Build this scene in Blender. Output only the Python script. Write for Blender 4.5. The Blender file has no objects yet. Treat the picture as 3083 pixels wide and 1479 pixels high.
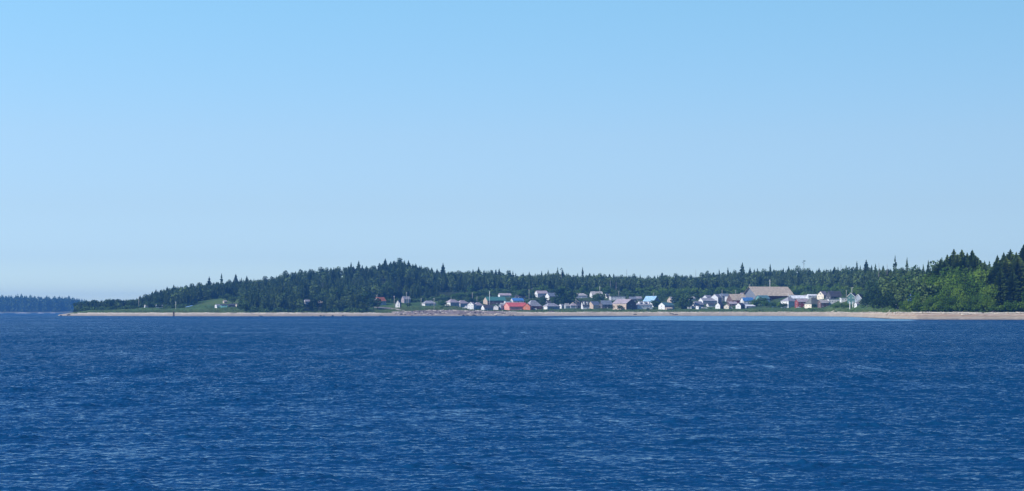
import bpy, math, random
import numpy as np
from mathutils import Vector, Matrix
R = math.radians
random.seed(7); rng = np.random.default_rng(7)
SC = bpy.context.scene
COL = SC.collection

# ---------------------------------------------------------------- camera
F, HC, YH, CX = 5200.0, 6.0, 938.0, 1541.5        # focal length (px of the 3083 px photo), eye height, horizon row
cam = bpy.data.objects.new('camera', bpy.data.cameras.new('camera'))
COL.objects.link(cam)
cam.location = (0, 0, HC); cam.rotation_euler = (R(90), 0, 0)
cam.data.sensor_width = 36; cam.data.lens = F/3083*36
cam.data.shift_y = (YH-739.5)/3083
cam.data.clip_start = 1; cam.data.clip_end = 40000
SC.camera = cam

# ---------------------------------------------------------------- sky, sun, exposure
SUN_EL, SUN_AZ = 34.0, -122.0                     # azimuth from +Y (view direction), negative = left
w = bpy.data.worlds.new('World'); SC.world = w; w.use_nodes = True
nt = w.node_tree; nt.nodes.clear()
out = nt.nodes.new('ShaderNodeOutputWorld'); bg = nt.nodes.new('ShaderNodeBackground')
sky = nt.nodes.new('ShaderNodeTexSky'); sky.sky_type = 'NISHITA'; sky.sun_disc = False
sky.sun_elevation = R(SUN_EL); sky.sun_rotation = R(SUN_AZ)
sky.air_density = 1.0; sky.dust_density = 0.3; sky.ozone_density = 3.0; sky.altitude = 0
tc = nt.nodes.new('ShaderNodeTexCoord'); sx = nt.nodes.new('ShaderNodeSeparateXYZ')
ramp = nt.nodes.new('ShaderNodeValToRGB')
nt.links.new(tc.outputs['Generated'], sx.inputs[0]); nt.links.new(sx.outputs['Z'], ramp.inputs['Fac'])
cr = ramp.color_ramp; cr.interpolation = 'LINEAR'
SKYTINT = [(0.0, (0.84, 1.06, 1.29)), (0.03, (0.56, 0.715, 1.035)), (0.06, (0.595, 0.695, 0.905)), (0.1, (0.685, 0.775, 0.90)), (0.18, (0.734, 0.961, 1.0)), (0.26, (0.55, 0.86, 1.02)), (0.5, (0.17, 0.45, 0.98))]
while len(cr.elements) < len(SKYTINT): cr.elements.new(0.5)
for e, (p, c) in zip(cr.elements, SKYTINT): e.position = p; e.color = (*c, 1)
mul = nt.nodes.new('ShaderNodeMix'); mul.data_type = 'RGBA'; mul.blend_type = 'MULTIPLY'; mul.inputs['Factor'].default_value = 1
mul.clamp_result = False
nt.links.new(sky.outputs[0], mul.inputs['A']); nt.links.new(ramp.outputs[0], mul.inputs['B'])
lat = nt.nodes.new('ShaderNodeMapRange'); lat.inputs[1].default_value = -0.3; lat.inputs[2].default_value = 0.3; lat.inputs[3].default_value = 1.09; lat.inputs[4].default_value = 0.74
nt.links.new(sx.outputs['X'], lat.inputs[0])
mul2 = nt.nodes.new('ShaderNodeMix'); mul2.data_type = 'RGBA'; mul2.blend_type = 'MULTIPLY'; mul2.inputs['Factor'].default_value = 1; mul2.clamp_result = False
nt.links.new(mul.outputs['Result'], mul2.inputs['A']); nt.links.new(lat.outputs[0], mul2.inputs['B'])
nt.links.new(mul2.outputs['Result'], bg.inputs['Color']); bg.inputs['Strength'].default_value = 0.15
nt.links.new(bg.outputs[0], out.inputs['Surface'])
sl = bpy.data.lights.new('sun', 'SUN'); sl.energy = 5.0; sl.angle = R(0.5); sl.color = (1.0, 0.95, 0.87)
so = bpy.data.objects.new('sun', sl); COL.objects.link(so)
sd = Vector((math.sin(R(SUN_AZ))*math.cos(R(SUN_EL)), math.cos(R(SUN_AZ))*math.cos(R(SUN_EL)), math.sin(R(SUN_EL))))
so.rotation_euler = (-sd).to_track_quat('-Z', 'Y').to_euler(); so.location = (-200, -200, 300)
SC.view_settings.view_transform = 'Standard'; SC.view_settings.look = 'None'
SC.view_settings.exposure = 0.25; SC.view_settings.gamma = 1
SC.render.engine = 'CYCLES'

# ---------------------------------------------------------------- helpers
def link(o, parent=None):
    COL.objects.link(o)
    if parent is not None: o.parent = parent
    return o
def props(o, label=None, cat=None, group=None, kind=None):
    if label: o['label'] = label
    if cat: o['category'] = cat
    if group: o['group'] = group
    if kind: o['kind'] = kind
    return o
def empty(name, loc, rz, label, cat, group=None):
    o = bpy.data.objects.new(name, None); o.location = loc; o.rotation_euler = (0, 0, rz); o.empty_display_size = 0.5
    link(o); return props(o, label, cat, group)
class MB:
    """collects faces for ONE mesh"""
    def __init__(s): s.v = []; s.f = []; s.m = []
    def face(s, pts, m=0):
        k = len(s.v); s.v += [tuple(p) for p in pts]; s.f.append(tuple(range(k, k+len(pts)))); s.m.append(m)
    def hull8(s, p, m=0):                          # p: 4 bottom + 4 top points
        k = len(s.v); s.v += [tuple(q) for q in p]
        for f in ((3,2,1,0),(4,5,6,7),(0,1,5,4),(1,2,6,5),(2,3,7,6),(3,0,4,7)):
            s.f.append(tuple(k+i for i in f)); s.m.append(m)
    def box(s, a, b, m=0):
        (x0,y0,z0),(x1,y1,z1) = a, b
        s.hull8([(x0,y0,z0),(x1,y0,z0),(x1,y1,z0),(x0,y1,z0),(x0,y0,z1),(x1,y0,z1),(x1,y1,z1),(x0,y1,z1)], m)
    def tube(s, pts, rad, n=6, m=0):
        k = len(s.v); P = [Vector(p) for p in pts]
        for i, p in enumerate(P):
            d = (P[min(i+1, len(P)-1)]-P[max(i-1, 0)]).normalized()
            a = d.orthogonal().normalized(); b = d.cross(a)
            for j in range(n):
                t = 2*math.pi*j/n; s.v.append(tuple(p+(a*math.cos(t)+b*math.sin(t))*rad[i]))
        for i in range(len(P)-1):
            for j in range(n):
                s.f.append((k+i*n+j, k+i*n+(j+1)%n, k+(i+1)*n+(j+1)%n, k+(i+1)*n+j)); s.m.append(m)
        s.f.append(tuple(k+j for j in range(n))[::-1]); s.m.append(m)
        s.f.append(tuple(k+(len(P)-1)*n+j for j in range(n))); s.m.append(m)
    def mesh(s, name, mats, smooth=False):
        me = bpy.data.meshes.new(name); me.from_pydata(s.v, [], s.f)
        for m in mats: me.materials.append(m)
        me.polygons.foreach_set('material_index', s.m)
        if smooth: me.polygons.foreach_set('use_smooth', [True]*len(s.f))
        me.update(); return me
    def build(s, name, mats, parent=None, smooth=False):
        if not isinstance(mats, (list, tuple)): mats = [mats]
        return link(bpy.data.objects.new(name, s.mesh(name, mats, smooth)), parent)
def np_mesh(name, V, Q, mat, smooth=False):
    """fast mesh from an (n,3) array and an (m,4) array of quads"""
    me = bpy.data.meshes.new(name); me.vertices.add(len(V)); me.vertices.foreach_set('co', np.asarray(V, 'f').ravel())
    Q = np.asarray(Q, 'i'); me.loops.add(Q.size); me.loops.foreach_set('vertex_index', Q.ravel())
    me.polygons.add(len(Q)); me.polygons.foreach_set('loop_start', np.arange(0, Q.size, Q.shape[1], dtype='i'))
    me.polygons.foreach_set('use_smooth', np.full(len(Q), smooth))
    me.materials.append(mat); me.update(calc_edges=True); return me

# ---------------------------------------------------------------- materials
def mat(name, col, rough=0.8, var=0.15, scale=0.6, spec=0.3, bump=0.0, stretch=(1,1,1), metal=0.0):
    m = bpy.data.materials.new(name); m.use_nodes = True; n = m.node_tree; b = n.nodes['Principled BSDF']
    b.inputs['Roughness'].default_value = rough; b.inputs['Specular IOR Level'].default_value = spec; b.inputs['Metallic'].default_value = metal
    g = n.nodes.new('ShaderNodeTexCoord'); mp = n.nodes.new('ShaderNodeMapping'); mp.inputs['Scale'].default_value = stretch
    nz = n.nodes.new('ShaderNodeTexNoise'); nz.inputs['Scale'].default_value = scale; nz.inputs['Detail'].default_value = 4
    n.links.new(g.outputs['Object'], mp.inputs[0]); n.links.new(mp.outputs[0], nz.inputs['Vector'])
    mr = n.nodes.new('ShaderNodeMapRange'); mr.inputs[1].default_value = 0.3; mr.inputs[2].default_value = 0.7
    mr.inputs[3].default_value = 1-var; mr.inputs[4].default_value = 1+var
    n.links.new(nz.outputs['Fac'], mr.inputs[0])
    mx = n.nodes.new('ShaderNodeMix'); mx.data_type = 'RGBA'; mx.blend_type = 'MULTIPLY'; mx.inputs['Factor'].default_value = 1
    mx.inputs['A'].default_value = (*col, 1); n.links.new(mr.outputs[0], mx.inputs['B']); n.links.new(mx.outputs['Result'], b.inputs['Base Color'])
    if bump:
        bp = n.nodes.new('ShaderNodeBump'); bp.inputs['Strength'].default_value = bump; n.links.new(nz.outputs['Fac'], bp.inputs['Height']); n.links.new(bp.outputs[0], b.inputs['Normal'])
    return m
def foliage_mat(name, c1, c2, c3, transl=0.25, scale=0.045):
    """leaf colour varies from tree to tree (object random, attribute 'tone') and from clump to clump"""
    m = bpy.data.materials.new(name); m.use_nodes = True; n = m.node_tree; n.nodes.clear(); L = n.links.new
    o = n.nodes.new('ShaderNodeOutputMaterial'); g = n.nodes.new('ShaderNodeNewGeometry')
    nz = n.nodes.new('ShaderNodeTexNoise'); nz.inputs['Scale'].default_value = scale; nz.inputs['Detail'].default_value = 3
    L(g.outputs['Position'], nz.inputs['Vector'])
    oi = n.nodes.new('ShaderNodeObjectInfo'); at = n.nodes.new('ShaderNodeAttribute'); at.attribute_name = 'tone'
    a = n.nodes.new('ShaderNodeMath'); a.operation = 'MULTIPLY_ADD'; L(oi.outputs['Random'], a.inputs[0]); a.inputs[1].default_value = 0.55
    L(at.outputs['Fac'], a.inputs[2])
    b = n.nodes.new('ShaderNodeMath'); b.operation = 'MULTIPLY_ADD'; L(nz.outputs['Fac'], b.inputs[0]); b.inputs[1].default_value = 0.9; L(a.outputs[0], b.inputs[2])
    c = n.nodes.new('ShaderNodeMath'); c.operation = 'MULTIPLY_ADD'; L(g.outputs['Random Per Island'], c.inputs[0]); c.inputs[1].default_value = 0.16; L(b.outputs[0], c.inputs[2])
    d = n.nodes.new('ShaderNodeMapRange'); L(c.outputs[0], d.inputs[0]); d.inputs[1].default_value = 0.30; d.inputs[2].default_value = 1.12
    rp = n.nodes.new('ShaderNodeValToRGB'); L(d.outputs[0], rp.inputs[0]); e = rp.color_ramp
    e.elements[0].color = (*c1, 1); e.elements[1].color = (*c3, 1); k = e.elements.new(0.5); k.color = (*c2, 1)
    df = n.nodes.new('ShaderNodeBsdfDiffuse'); tr = n.nodes.new('ShaderNodeBsdfTranslucent'); mx = n.nodes.new('ShaderNodeMixShader')
    L(rp.outputs[0], df.inputs[0]); L(rp.outputs[0], tr.inputs[0]); mx.inputs[0].default_value = transl
    L(df.outputs[0], mx.inputs[1]); L(tr.outputs[0], mx.inputs[2]); L(mx.outputs[0], o.inputs['Surface'])
    return m
M = {}
M['spruce'] = foliage_mat('spruce_needles', (0.016,0.036,0.016), (0.048,0.088,0.032), (0.095,0.145,0.045), 0.15)
M['sitka'] = foliage_mat('large_spruce_needles', (0.022,0.046,0.014), (0.062,0.104,0.024), (0.13,0.18,0.038), 0.25)
M['alder'] = foliage_mat('alder_leaves', (0.025,0.062,0.012), (0.068,0.138,0.020), (0.15,0.24,0.032), 0.3, 0.06)
M['scrub'] = foliage_mat('dark_leaves', (0.012,0.031,0.013), (0.030,0.064,0.022), (0.070,0.125,0.036), 0.25, 0.06)
M['grass'] = foliage_mat('grass_blades', (0.05,0.09,0.025), (0.08,0.13,0.035), (0.13,0.17,0.06), 0.3, 0.03)
M['bark'] = mat('bark', (0.09,0.075,0.06), 0.9, 0.3, 1.5, stretch=(1,1,0.2))
M['deadwood'] = mat('dead_wood', (0.20,0.19,0.18), 0.9, 0.3, 1.0)
M['drift'] = mat('driftwood', (0.50,0.45,0.37), 0.9, 0.3, 0.5, stretch=(0.3,2,2))
M['drift2'] = mat('weathered_wood', (0.28,0.24,0.20), 0.9, 0.3, 0.5, stretch=(0.3,2,2))
M['rock'] = mat('dark_rock', (0.05,0.045,0.04), 0.8, 0.4, 1.2, bump=0.5)
M['palerock'] = mat('pale_rock', (0.42,0.39,0.36), 0.85, 0.25, 1.2, bump=0.5)
M['pole'] = mat('pole_wood', (0.42,0.39,0.35), 0.85, 0.2, 1.0)
M['polepale'] = mat('pale_pole', (0.60,0.60,0.58), 0.7, 0.1, 1.0)
M['pilewood'] = mat('pile_wood', (0.07,0.045,0.03), 0.85, 0.3, 1.5)
M['glass'] = mat('window_glass', (0.03,0.04,0.05), 0.08, 0.1, 1.0, spec=0.6)
M['trim'] = mat('white_trim', (0.75,0.75,0.73), 0.6, 0.05)
M['rubber'] = mat('tyre_rubber', (0.02,0.02,0.02), 0.9, 0.1)
M['gravel'] = mat('gravel', (0.36,0.31,0.27), 0.95, 0.2, 0.8)
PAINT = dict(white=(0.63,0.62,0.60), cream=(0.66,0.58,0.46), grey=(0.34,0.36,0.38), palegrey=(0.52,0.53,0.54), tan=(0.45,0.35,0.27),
             pink=(0.62,0.26,0.21), brown=(0.13,0.085,0.075), darkred=(0.22,0.05,0.04), teal=(0.12,0.26,0.25), slate=(0.25,0.28,0.32), gableshade=(0.15,0.165,0.19),  # slate also paints shaded white walls; last tone paints the hall gable's shade
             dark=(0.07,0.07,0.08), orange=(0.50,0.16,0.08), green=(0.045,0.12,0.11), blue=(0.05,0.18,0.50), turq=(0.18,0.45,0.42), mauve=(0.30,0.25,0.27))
ROOF = dict(grey=(0.26,0.26,0.28), slate=(0.16,0.19,0.23), dark=(0.06,0.06,0.07), mauve=(0.33,0.28,0.29), brown=(0.42,0.345,0.25), red=(0.52,0.11,0.10),
            green=(0.055,0.17,0.14), blue=(0.06,0.17,0.38), paleblue=(0.26,0.42,0.54), orange=(0.42,0.14,0.08), white=(0.62,0.63,0.64), pale=(0.36,0.34,0.32),
            teal=(0.10,0.20,0.21), olive=(0.13,0.135,0.115))
for k, c in PAINT.items(): M['w_'+k] = mat(k+'_siding', c, 0.7, 0.2, 0.35, stretch=(1,1,2.2))
for k, c in ROOF.items(): M['r_'+k] = mat(k+'_roofing', c, 0.6, 0.32, 0.3, stretch=(1.6,1.6,0.5))

# ---------------------------------------------------------------- terrain profile (rows and columns of the photo -> real heights and distances)
def tab(pairs): a = np.array(pairs, float); return a[:,0], a[:,1]
T_SH = tab([(-3000,951),(120,951),(165,951),(250,951.4),(380,951.9),(600,952.5),(800,952.6),(1100,952.2),(1400,951.7),(1900,951.6),(2250,951.7),(2380,952.2),(2480,953),(2560,954.3),(2620,956.5),(2660,958.6),(2700,960.6),(2760,961.9),(2900,962.5),(3083,963),(3500,964.5),(6000,966)])
T_BT = tab([(165,950),(200,945.5),(260,942.8),(1150,942.8),(1220,941),(1300,937.5),(1450,937.5),(1550,941),(2500,940.5),(2700,942),(3083,943),(6000,943)])
T_G = tab([(165,949.5),(200,945),(225,940),(270,934),(330,933),(400,930),(430,926),(470,926),(520,930),(560,929),(600,925),(660,920),(700,922),(760,930),(900,932),(1100,930),(1200,927),(1300,923),(1360,922),(1420,931),(1500,932),(1700,931),(2000,931),(2300,929),(2500,926),(2620,929),(2700,928),(2760,930),(2830,936),(3083,937),(6000,937)])
T_V = tab([(165,949),(200,944),(225,941),(300,932),(400,924),(430,918),(500,914),(560,912),(600,905),(640,901),(690,895),(760,902),(900,893),(1100,888),(1300,895),(1350,897),(1500,885),(1700,884),(2000,889),(2300,890),(2500,885),(2650,893),(2760,900),(2830,907),(3083,907),(6000,905)])
T_C = tab([(165,949),(225,941),(300,934),(400,930),(450,916),(520,900),(600,888),(700,872),(800,864),(900,853),(1000,840),(1100,828),(1200,818),(1260,832),(1340,848),(1500,856),(1700,862),(2000,868),(2200,858),(2350,850),(2500,850),(2650,850),(2760,856),(2900,870),(3083,870),(6000,870)])
BW = 52.0
TK = np.array([-400., -40., 0., BW, 125., 350., 600., 850., 1700.])
def yz(y, D): return HC+(YH-y)/F*D
def Dsh(x):
    x = np.asarray(x, float)
    y = np.interp(x, *T_SH) + 0.025*np.sin(x*0.037)+0.012*np.sin(x*0.11+2)+0.006*np.sin(x*0.31)
    return F*HC/(y-YH)
def ground_z(x, D):
    """height of the land at photo column x and distance D (arrays)"""
    x, D = np.broadcast_arrays(np.asarray(x, float), np.asarray(D, float))
    d0 = Dsh(x); t = D-d0
    ys = [np.interp(x, *T) for T in (T_BT, T_G, T_V, T_C)]
    Z = [np.full(x.shape, -9.), np.full(x.shape, -2.), np.zeros(x.shape)]
    Z += [yz(y, d0+tt) for y, tt in zip(ys, TK[3:7])]
    Z.append(yz(ys[3]+4, d0+TK[7])); Z.append(yz(ys[3]+30, d0+TK[8]))
    Z = np.stack(Z); out = np.empty(x.shape); tt = np.clip(t, TK[0], TK[-1])
    k = np.clip(np.searchsorted(TK, tt, side='right')-1, 0, len(TK)-2)
    f = (tt-TK[k])/(TK[k+1]-TK[k])
    f = np.where(k >= 3, f*f*(3-2*f)*0.5+f*0.5, f)
    zk = np.take_along_axis(Z, k[None], 0)[0]; zk1 = np.take_along_axis(Z, k[None]+1, 0)[0]
    z = zk*(1-f)+zk1*f
    X = (x-CX)/F*D
    z = z + np.where(t > 60, 0.3*np.sin(X*0.11+D*0.05)*np.sin(D*0.13-X*0.03), 0.0)*np.clip((t-60)/50, 0, 1)*np.clip((x-200)/60, 0, 1)
    lf = np.clip((x-155)/25.0, 0, 1)
    return z*lf + (-4.0)*(1-lf)
def gD(x, y, tmin=30.):
    """distance at which the ground shows on photo row y in column x"""
    d = float(Dsh(x)); D = np.arange(d+tmin, d+620, 2.0)
    yy = YH-(ground_z(x, D)-HC)/D*F
    i = np.nonzero(yy <= y)[0]
    return float(D[i[0]]) if len(i) else float(D[-1])
def PX(x, D): return (x-CX)/F*D
def gz(x, D): return float(ground_z(x, D))
def col_of(X, D): return X*F/D+CX

def vnoise(a, b, s, seed=0):
    """smooth 2D value noise for vertex colours"""
    r = np.random.default_rng(seed).random((64, 64)); a = np.asarray(a)/s; b = np.asarray(b)/s
    i = np.floor(a).astype(int); j = np.floor(b).astype(int); u = a-i; v = b-j; u = u*u*(3-2*u); v = v*v*(3-2*v)
    g = lambda p, q: r[p % 64, q % 64]
    return (g(i,j)*(1-u)+g(i+1,j)*u)*(1-v)+(g(i,j+1)*(1-u)+g(i+1,j+1)*u)*v

xs = np.arange(60, 4300, 6.0)
ts = np.concatenate([np.array([-400,-120,-40,-15,-6]), np.arange(-2, 140, 2.5), np.arange(142, 400, 9), np.arange(405, 900, 28), np.array([1000,1200,1450,1700])])
gx, gt = np.meshgrid(xs, ts); gDm = Dsh(gx)+gt; gZ = ground_z(gx, gDm); gX = PX(gx, gDm)
V = np.stack([gX, gDm, gZ], -1).reshape(-1, 3)
nr, nc = gx.shape
idx = np.arange(nr*nc).reshape(nr, nc); Q = np.stack([idx[:-1,:-1], idx[:-1,1:], idx[1:,1:], idx[1:,:-1]], -1).reshape(-1, 4)
def ground_material():
    m = bpy.data.materials.new('shore_ground'); m.use_nodes = True; n = m.node_tree; b = n.nodes['Principled BSDF']; L = n.links.new
    b.inputs['Roughness'].default_value = 0.95; b.inputs['Specular IOR Level'].default_value = 0.1
    a = n.nodes.new('ShaderNodeAttribute'); a.attribute_name = 'land'
    g = n.nodes.new('ShaderNodeNewGeometry'); nz = n.nodes.new('ShaderNodeTexNoise'); nz.inputs['Scale'].default_value = 0.25; nz.inputs['Detail'].default_value = 6
    L(g.outputs['Position'], nz.inputs['Vector'])
    mr = n.nodes.new('ShaderNodeMapRange'); mr.inputs[1].default_value = 0.3; mr.inputs[2].default_value = 0.7; mr.inputs[3].default_value = 0.75; mr.inputs[4].default_value = 1.25
    L(nz.outputs['Fac'], mr.inputs[0])
    mx = n.nodes.new('ShaderNodeMix'); mx.data_type = 'RGBA'; mx.blend_type = 'MULTIPLY'; mx.inputs['Factor'].default_value = 1
    L(a.outputs['Color'], mx.inputs['A']); L(mr.outputs[0], mx.inputs['B']); L(mx.outputs['Result'], b.inputs['Base Color'])
    return m
def forest_start(x):
    return np.interp(x, [200,230,430,470,560,600,724,742,1098,1124,1180,1320,1400,2560,2640,2700,2760,4000], [150,128,132,150,170,330,330,70,70,240,215,250,365,365,150,110,75,75])
tj = gt + 9*(vnoise(gX, gDm, 9, 1)-0.5) + 4*(vnoise(gX, gDm, 3, 2)-0.5)
C = np.empty(gx.shape+(3,))
wet = np.array([0.23,0.195,0.15]); sand = np.array([0.34,0.285,0.21]); dry = np.array([0.52,0.46,0.37]); pink = np.array([0.33,0.225,0.145])
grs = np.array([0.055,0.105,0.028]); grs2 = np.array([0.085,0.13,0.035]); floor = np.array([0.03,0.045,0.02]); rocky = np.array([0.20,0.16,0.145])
def mixc(c, a, f): return c*(1-f[...,None])+a*f[...,None]
sm = lambda a, b, v: np.clip((v-a)/(b-a), 0, 1)
C[:] = wet
C = mixc(C, sand, sm(3, 10, tj))
C = mixc(C, pink, sm(22, 30, tj)*sm(2450, 2700, gx)*0.9)
C = mixc(C, dry, sm(BW-22, BW-12, tj)*(1-0.8*sm(1120, 1220, gx)*(1-sm(1520, 1600, gx)))*(1-0.5*sm(1600, 1700, gx)))
rk = sm(1140, 1230, gx)*(1-sm(1480, 1600, gx))*sm(14, 22, tj)
C = mixc(C, rocky*(0.7+0.8*vnoise(gX, gDm, 4, 5))[...,None], rk*(1-sm(78, 95, tj)))
gr = grs*(0.7+0.6*vnoise(gX, gDm, 14, 3))[...,None]; gr = mixc(gr, grs2, sm(0.5, 0.8, vnoise(gX, gDm, 40, 4)))
gtop = np.where((gx > 1180) & (gx < 1560), BW+22, BW)
C = mixc(C, gr, sm(0, 3, tj-gtop))
C = mixc(C, np.array([0.045,0.075,0.025])*(0.6+0.9*vnoise(gX, gDm, 7, 8))[...,None], sm(130, 200, tj)*sm(1320, 1400, gx))
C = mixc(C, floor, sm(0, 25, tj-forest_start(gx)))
tip = 1-sm(190, 235, gx); C = mixc(C, sand, tip*sm(4, 10, tj))
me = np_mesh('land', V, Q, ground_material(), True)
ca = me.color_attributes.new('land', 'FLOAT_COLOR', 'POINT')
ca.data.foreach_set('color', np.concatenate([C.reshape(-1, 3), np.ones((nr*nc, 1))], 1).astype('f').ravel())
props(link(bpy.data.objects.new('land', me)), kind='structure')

# ---------------------------------------------------------------- water
def water_material():
    m = bpy.data.materials.new('sea_water'); m.use_nodes = True; n = m.node_tree; b = n.nodes['Principled BSDF']; L = n.links.new
    N = lambda t: n.nodes.new('ShaderNode'+t)
    def math_(op, a, c, d=None):
        q = N('Math'); q.operation = op
        for i, v in enumerate((a, c, d)):
            if v is None: continue
            if isinstance(v, (int, float)): q.inputs[i].default_value = v
            else: L(v, q.inputs[i])
        return q.outputs[0]
    g = N('NewGeometry')
    def noise(scale, stretch, det=2, rot=0.0, rough=0.5):
        mp = N('Mapping'); mp.inputs['Scale'].default_value = stretch; mp.inputs['Rotation'].default_value = (0, 0, rot); L(g.outputs['Position'], mp.inputs[0])
        q = N('TexNoise'); q.inputs['Scale'].default_value = scale; q.inputs['Detail'].default_value = det; q.inputs['Roughness'].default_value = rough
        L(mp.outputs[0], q.inputs['Vector']); return q
    gust = noise(0.03, (0.3,1,1), 5, 0.06, 0.6).outputs['Fac']
    gust2 = noise(0.0045, (0.4,1,1), 3, -0.1).outputs['Fac']
    cat = N('Attribute'); cat.attribute_name = 'calm'
    edge = noise(0.035, (0.22,1,1), 5, 0.0, 0.65).outputs['Fac']
    c0 = math_('ADD', cat.outputs['Fac'], math_('MULTIPLY', math_('SUBTRACT', edge, 0.5), 1.7))
    cm = N('MapRange'); cm.inputs[1].default_value = 0.35; cm.inputs[2].default_value = 0.75; L(c0, cm.inputs[0])
    rough_sea = math_('SUBTRACT', 1.0, math_('MULTIPLY', cm.outputs[0], 0.90))
    amp = math_('ADD', math_('MULTIPLY_ADD', gust, 2.0, -0.6), math_('MULTIPLY_ADD', gust2, 1.4, -0.1))
    lod = N('Attribute'); lod.attribute_name = 'fine_waves'
    rows1 = noise(1.0, (0.8,0.06,1), 3, 0.2, 0.6).outputs['Fac']; rows2 = noise(1.0, (0.35,0.03,1), 3, -0.15, 0.6).outputs['Fac']
    rws = math_('MULTIPLY', math_('MULTIPLY_ADD', math_('ADD', rows1, rows2), 2.0, -2.0), lod.outputs['Fac'])
    amp = math_('MAXIMUM', math_('ADD', amp, rws), 0.15)
    amp = math_('MULTIPLY', amp, rough_sea)
    acc = None
    for sc, st, a, rot in WAVES:
        q = noise(sc, st, 2, rot)
        vs = N('VectorMath'); vs.operation = 'SUBTRACT'; L(q.outputs['Color'], vs.inputs[0]); vs.inputs[1].default_value = (0.5,0.5,0.5)
        vm = N('VectorMath'); vm.operation = 'SCALE'; L(vs.outputs[0], vm.inputs[0]); vm.inputs['Scale'].default_value = a
        if acc is None: acc = vm.outputs[0]
        else:
            ad = N('VectorMath'); ad.operation = 'ADD'; L(acc, ad.inputs[0]); L(vm.outputs[0], ad.inputs[1]); acc = ad.outputs[0]
    s1 = N('VectorMath'); s1.operation = 'SCALE'; L(acc, s1.inputs[0]); L(math_('MULTIPLY_ADD', lod.outputs['Fac'], 1.1, 0.55), s1.inputs['Scale'])
    bc = N('CombineXYZ'); L(math_('MULTIPLY_ADD', lod.outputs['Fac'], -0.22, -WBIAS), bc.inputs[1])
    bi = N('VectorMath'); bi.operation = 'ADD'; L(s1.outputs[0], bi.inputs[0]); L(bc.outputs[0], bi.inputs[1]); acc = bi.outputs[0]
    sc_ = N('VectorMath'); sc_.operation = 'SCALE'; L(acc, sc_.inputs[0]); L(amp, sc_.inputs['Scale'])
    sp = N('SeparateXYZ'); L(sc_.outputs[0], sp.inputs[0]); cb = N('CombineXYZ'); L(sp.outputs[0], cb.inputs[0]); L(math_('MULTIPLY_ADD', cm.outputs[0], -0.05, sp.outputs[1]), cb.inputs[1]); cb.inputs[2].default_value = 0
    an = N('VectorMath'); an.operation = 'ADD'; L(cb.outputs[0], an.inputs[0]); L(g.outputs['Normal'], an.inputs[1])
    nm = N('VectorMath'); nm.operation = 'NORMALIZE'; L(an.outputs[0], nm.inputs[0]); L(nm.outputs[0], b.inputs['Normal'])
    b.inputs['Base Color'].default_value = (*WCOL, 1)
    L(math_('MULTIPLY_ADD', cm.outputs[0], -0.02, 0.07), b.inputs['Roughness']); b.inputs['IOR'].default_value = 1.33
    return m
WAVES = [(13.0, (0.7,1,1), 0.75, 0.2), (4.5, (0.6,1,1), 0.85, -0.15), (1.4, (0.5,1,1), 0.45, 0.1)]
WBIAS = 0.135
WCOL = (0.003, 0.040, 0.106)
NC = 1050
wd = np.concatenate([[-60., -10, 10, 30, 42], np.geomspace(50, 150, 780), np.geomspace(150.4, 1300, 880), np.geomspace(1308, 2700, 110), np.geomspace(2720, 9300, 30)])
wa = np.linspace(-0.36, 0.36, NC); wa = np.concatenate([[-0.8, -0.6, -0.45], wa, [0.45, 0.6, 0.8]]); NC += 6
wX = wa[None]*np.maximum(wd, 48)[:, None]; wY = np.repeat(wd[:, None], NC, 1)
wZ = np.zeros_like(wX); rw = np.random.default_rng(3); DG = np.gradient(wd)[:, None]; DX = (0.72/1050*np.maximum(wd, 48))[:, None]
attsum = np.zeros(len(wd)); NSH = 85
for i in range(NSH+40):
    lam = 0.25*(9.0)**(rw.random()**1.7) if i < NSH else rw.uniform(2.2, 7.0); th = rw.normal(0, 0.75 if i < NSH else 0.65)-0.15; k = 2*math.pi/lam
    amp = (0.0225 if i < NSH else 0.0085)*rw.uniform(0.5, 1.3)*(lam/1.5)**0.05/k
    att = np.clip((lam/np.maximum(DG*abs(math.cos(th)), DX*abs(math.sin(th)))-2.6)/2.0, 0, 1)*np.clip((1500-wd[:, None])/400, 0, 1)
    attsum += att[:, 0]/NSH*(i < NSH); rows = np.nonzero(att[:, 0] > 0)[0]
    if not len(rows): continue
    r0, r1 = rows[0], rows[-1]+1
    ph = k*(wX[r0:r1]*math.sin(th)+wY[r0:r1]*math.cos(th))+rw.random()*6.28
    wZ[r0:r1] += (amp*att[r0:r1])*np.sin(ph)
env = 0.85+0.25*vnoise(wX+500, wY, 9, 31)+0.2*(vnoise(wX+900, wY, 70, 32)-0.5)
wZ *= env; zr = np.sqrt((wZ**2).mean(1, keepdims=True))+1e-9; wZ += 0.38*zr*np.maximum(wZ/zr, 0)**2
V = np.stack([wX, wY, wZ], -1).reshape(-1, 3); nr, nc = wX.shape
idx = np.arange(nr*nc).reshape(nr, nc); Q = np.stack([idx[:-1,:-1], idx[:-1,1:], idx[1:,1:], idx[1:,:-1]], -1).reshape(-1, 4)
me = np_mesh('water', V, Q, water_material(), True)
wx = np.where(wY > 1, wX*F/np.maximum(wY, 1)+CX, CX); wy = YH+F*HC/np.maximum(wY, 1)
ylo = np.interp(wx, [1450,1600,1900,2100,2700], [957,961,963.5,966,966.5]); yhi = np.interp(wx, [1450,1700,1950,2050], [957,956,953,940])
calm = np.clip((ylo-wy)/1.2+0.5, 0, 1)*np.clip((wy-yhi)/1.5+0.5, 0, 1)*np.clip((wx-1500)/250, 0, 1)*np.clip((2790-wx)/60, 0, 1)
calm = np.where(wY < 500, 0, calm)
at = me.attributes.new('fine_waves', 'FLOAT', 'POINT'); at.data.foreach_set('value', np.repeat(1-attsum, NC).astype('f'))
at = me.attributes.new('calm', 'FLOAT', 'POINT'); at.data.foreach_set('value', calm.astype('f').ravel())
props(link(bpy.data.objects.new('water', me)), kind='structure')

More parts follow.
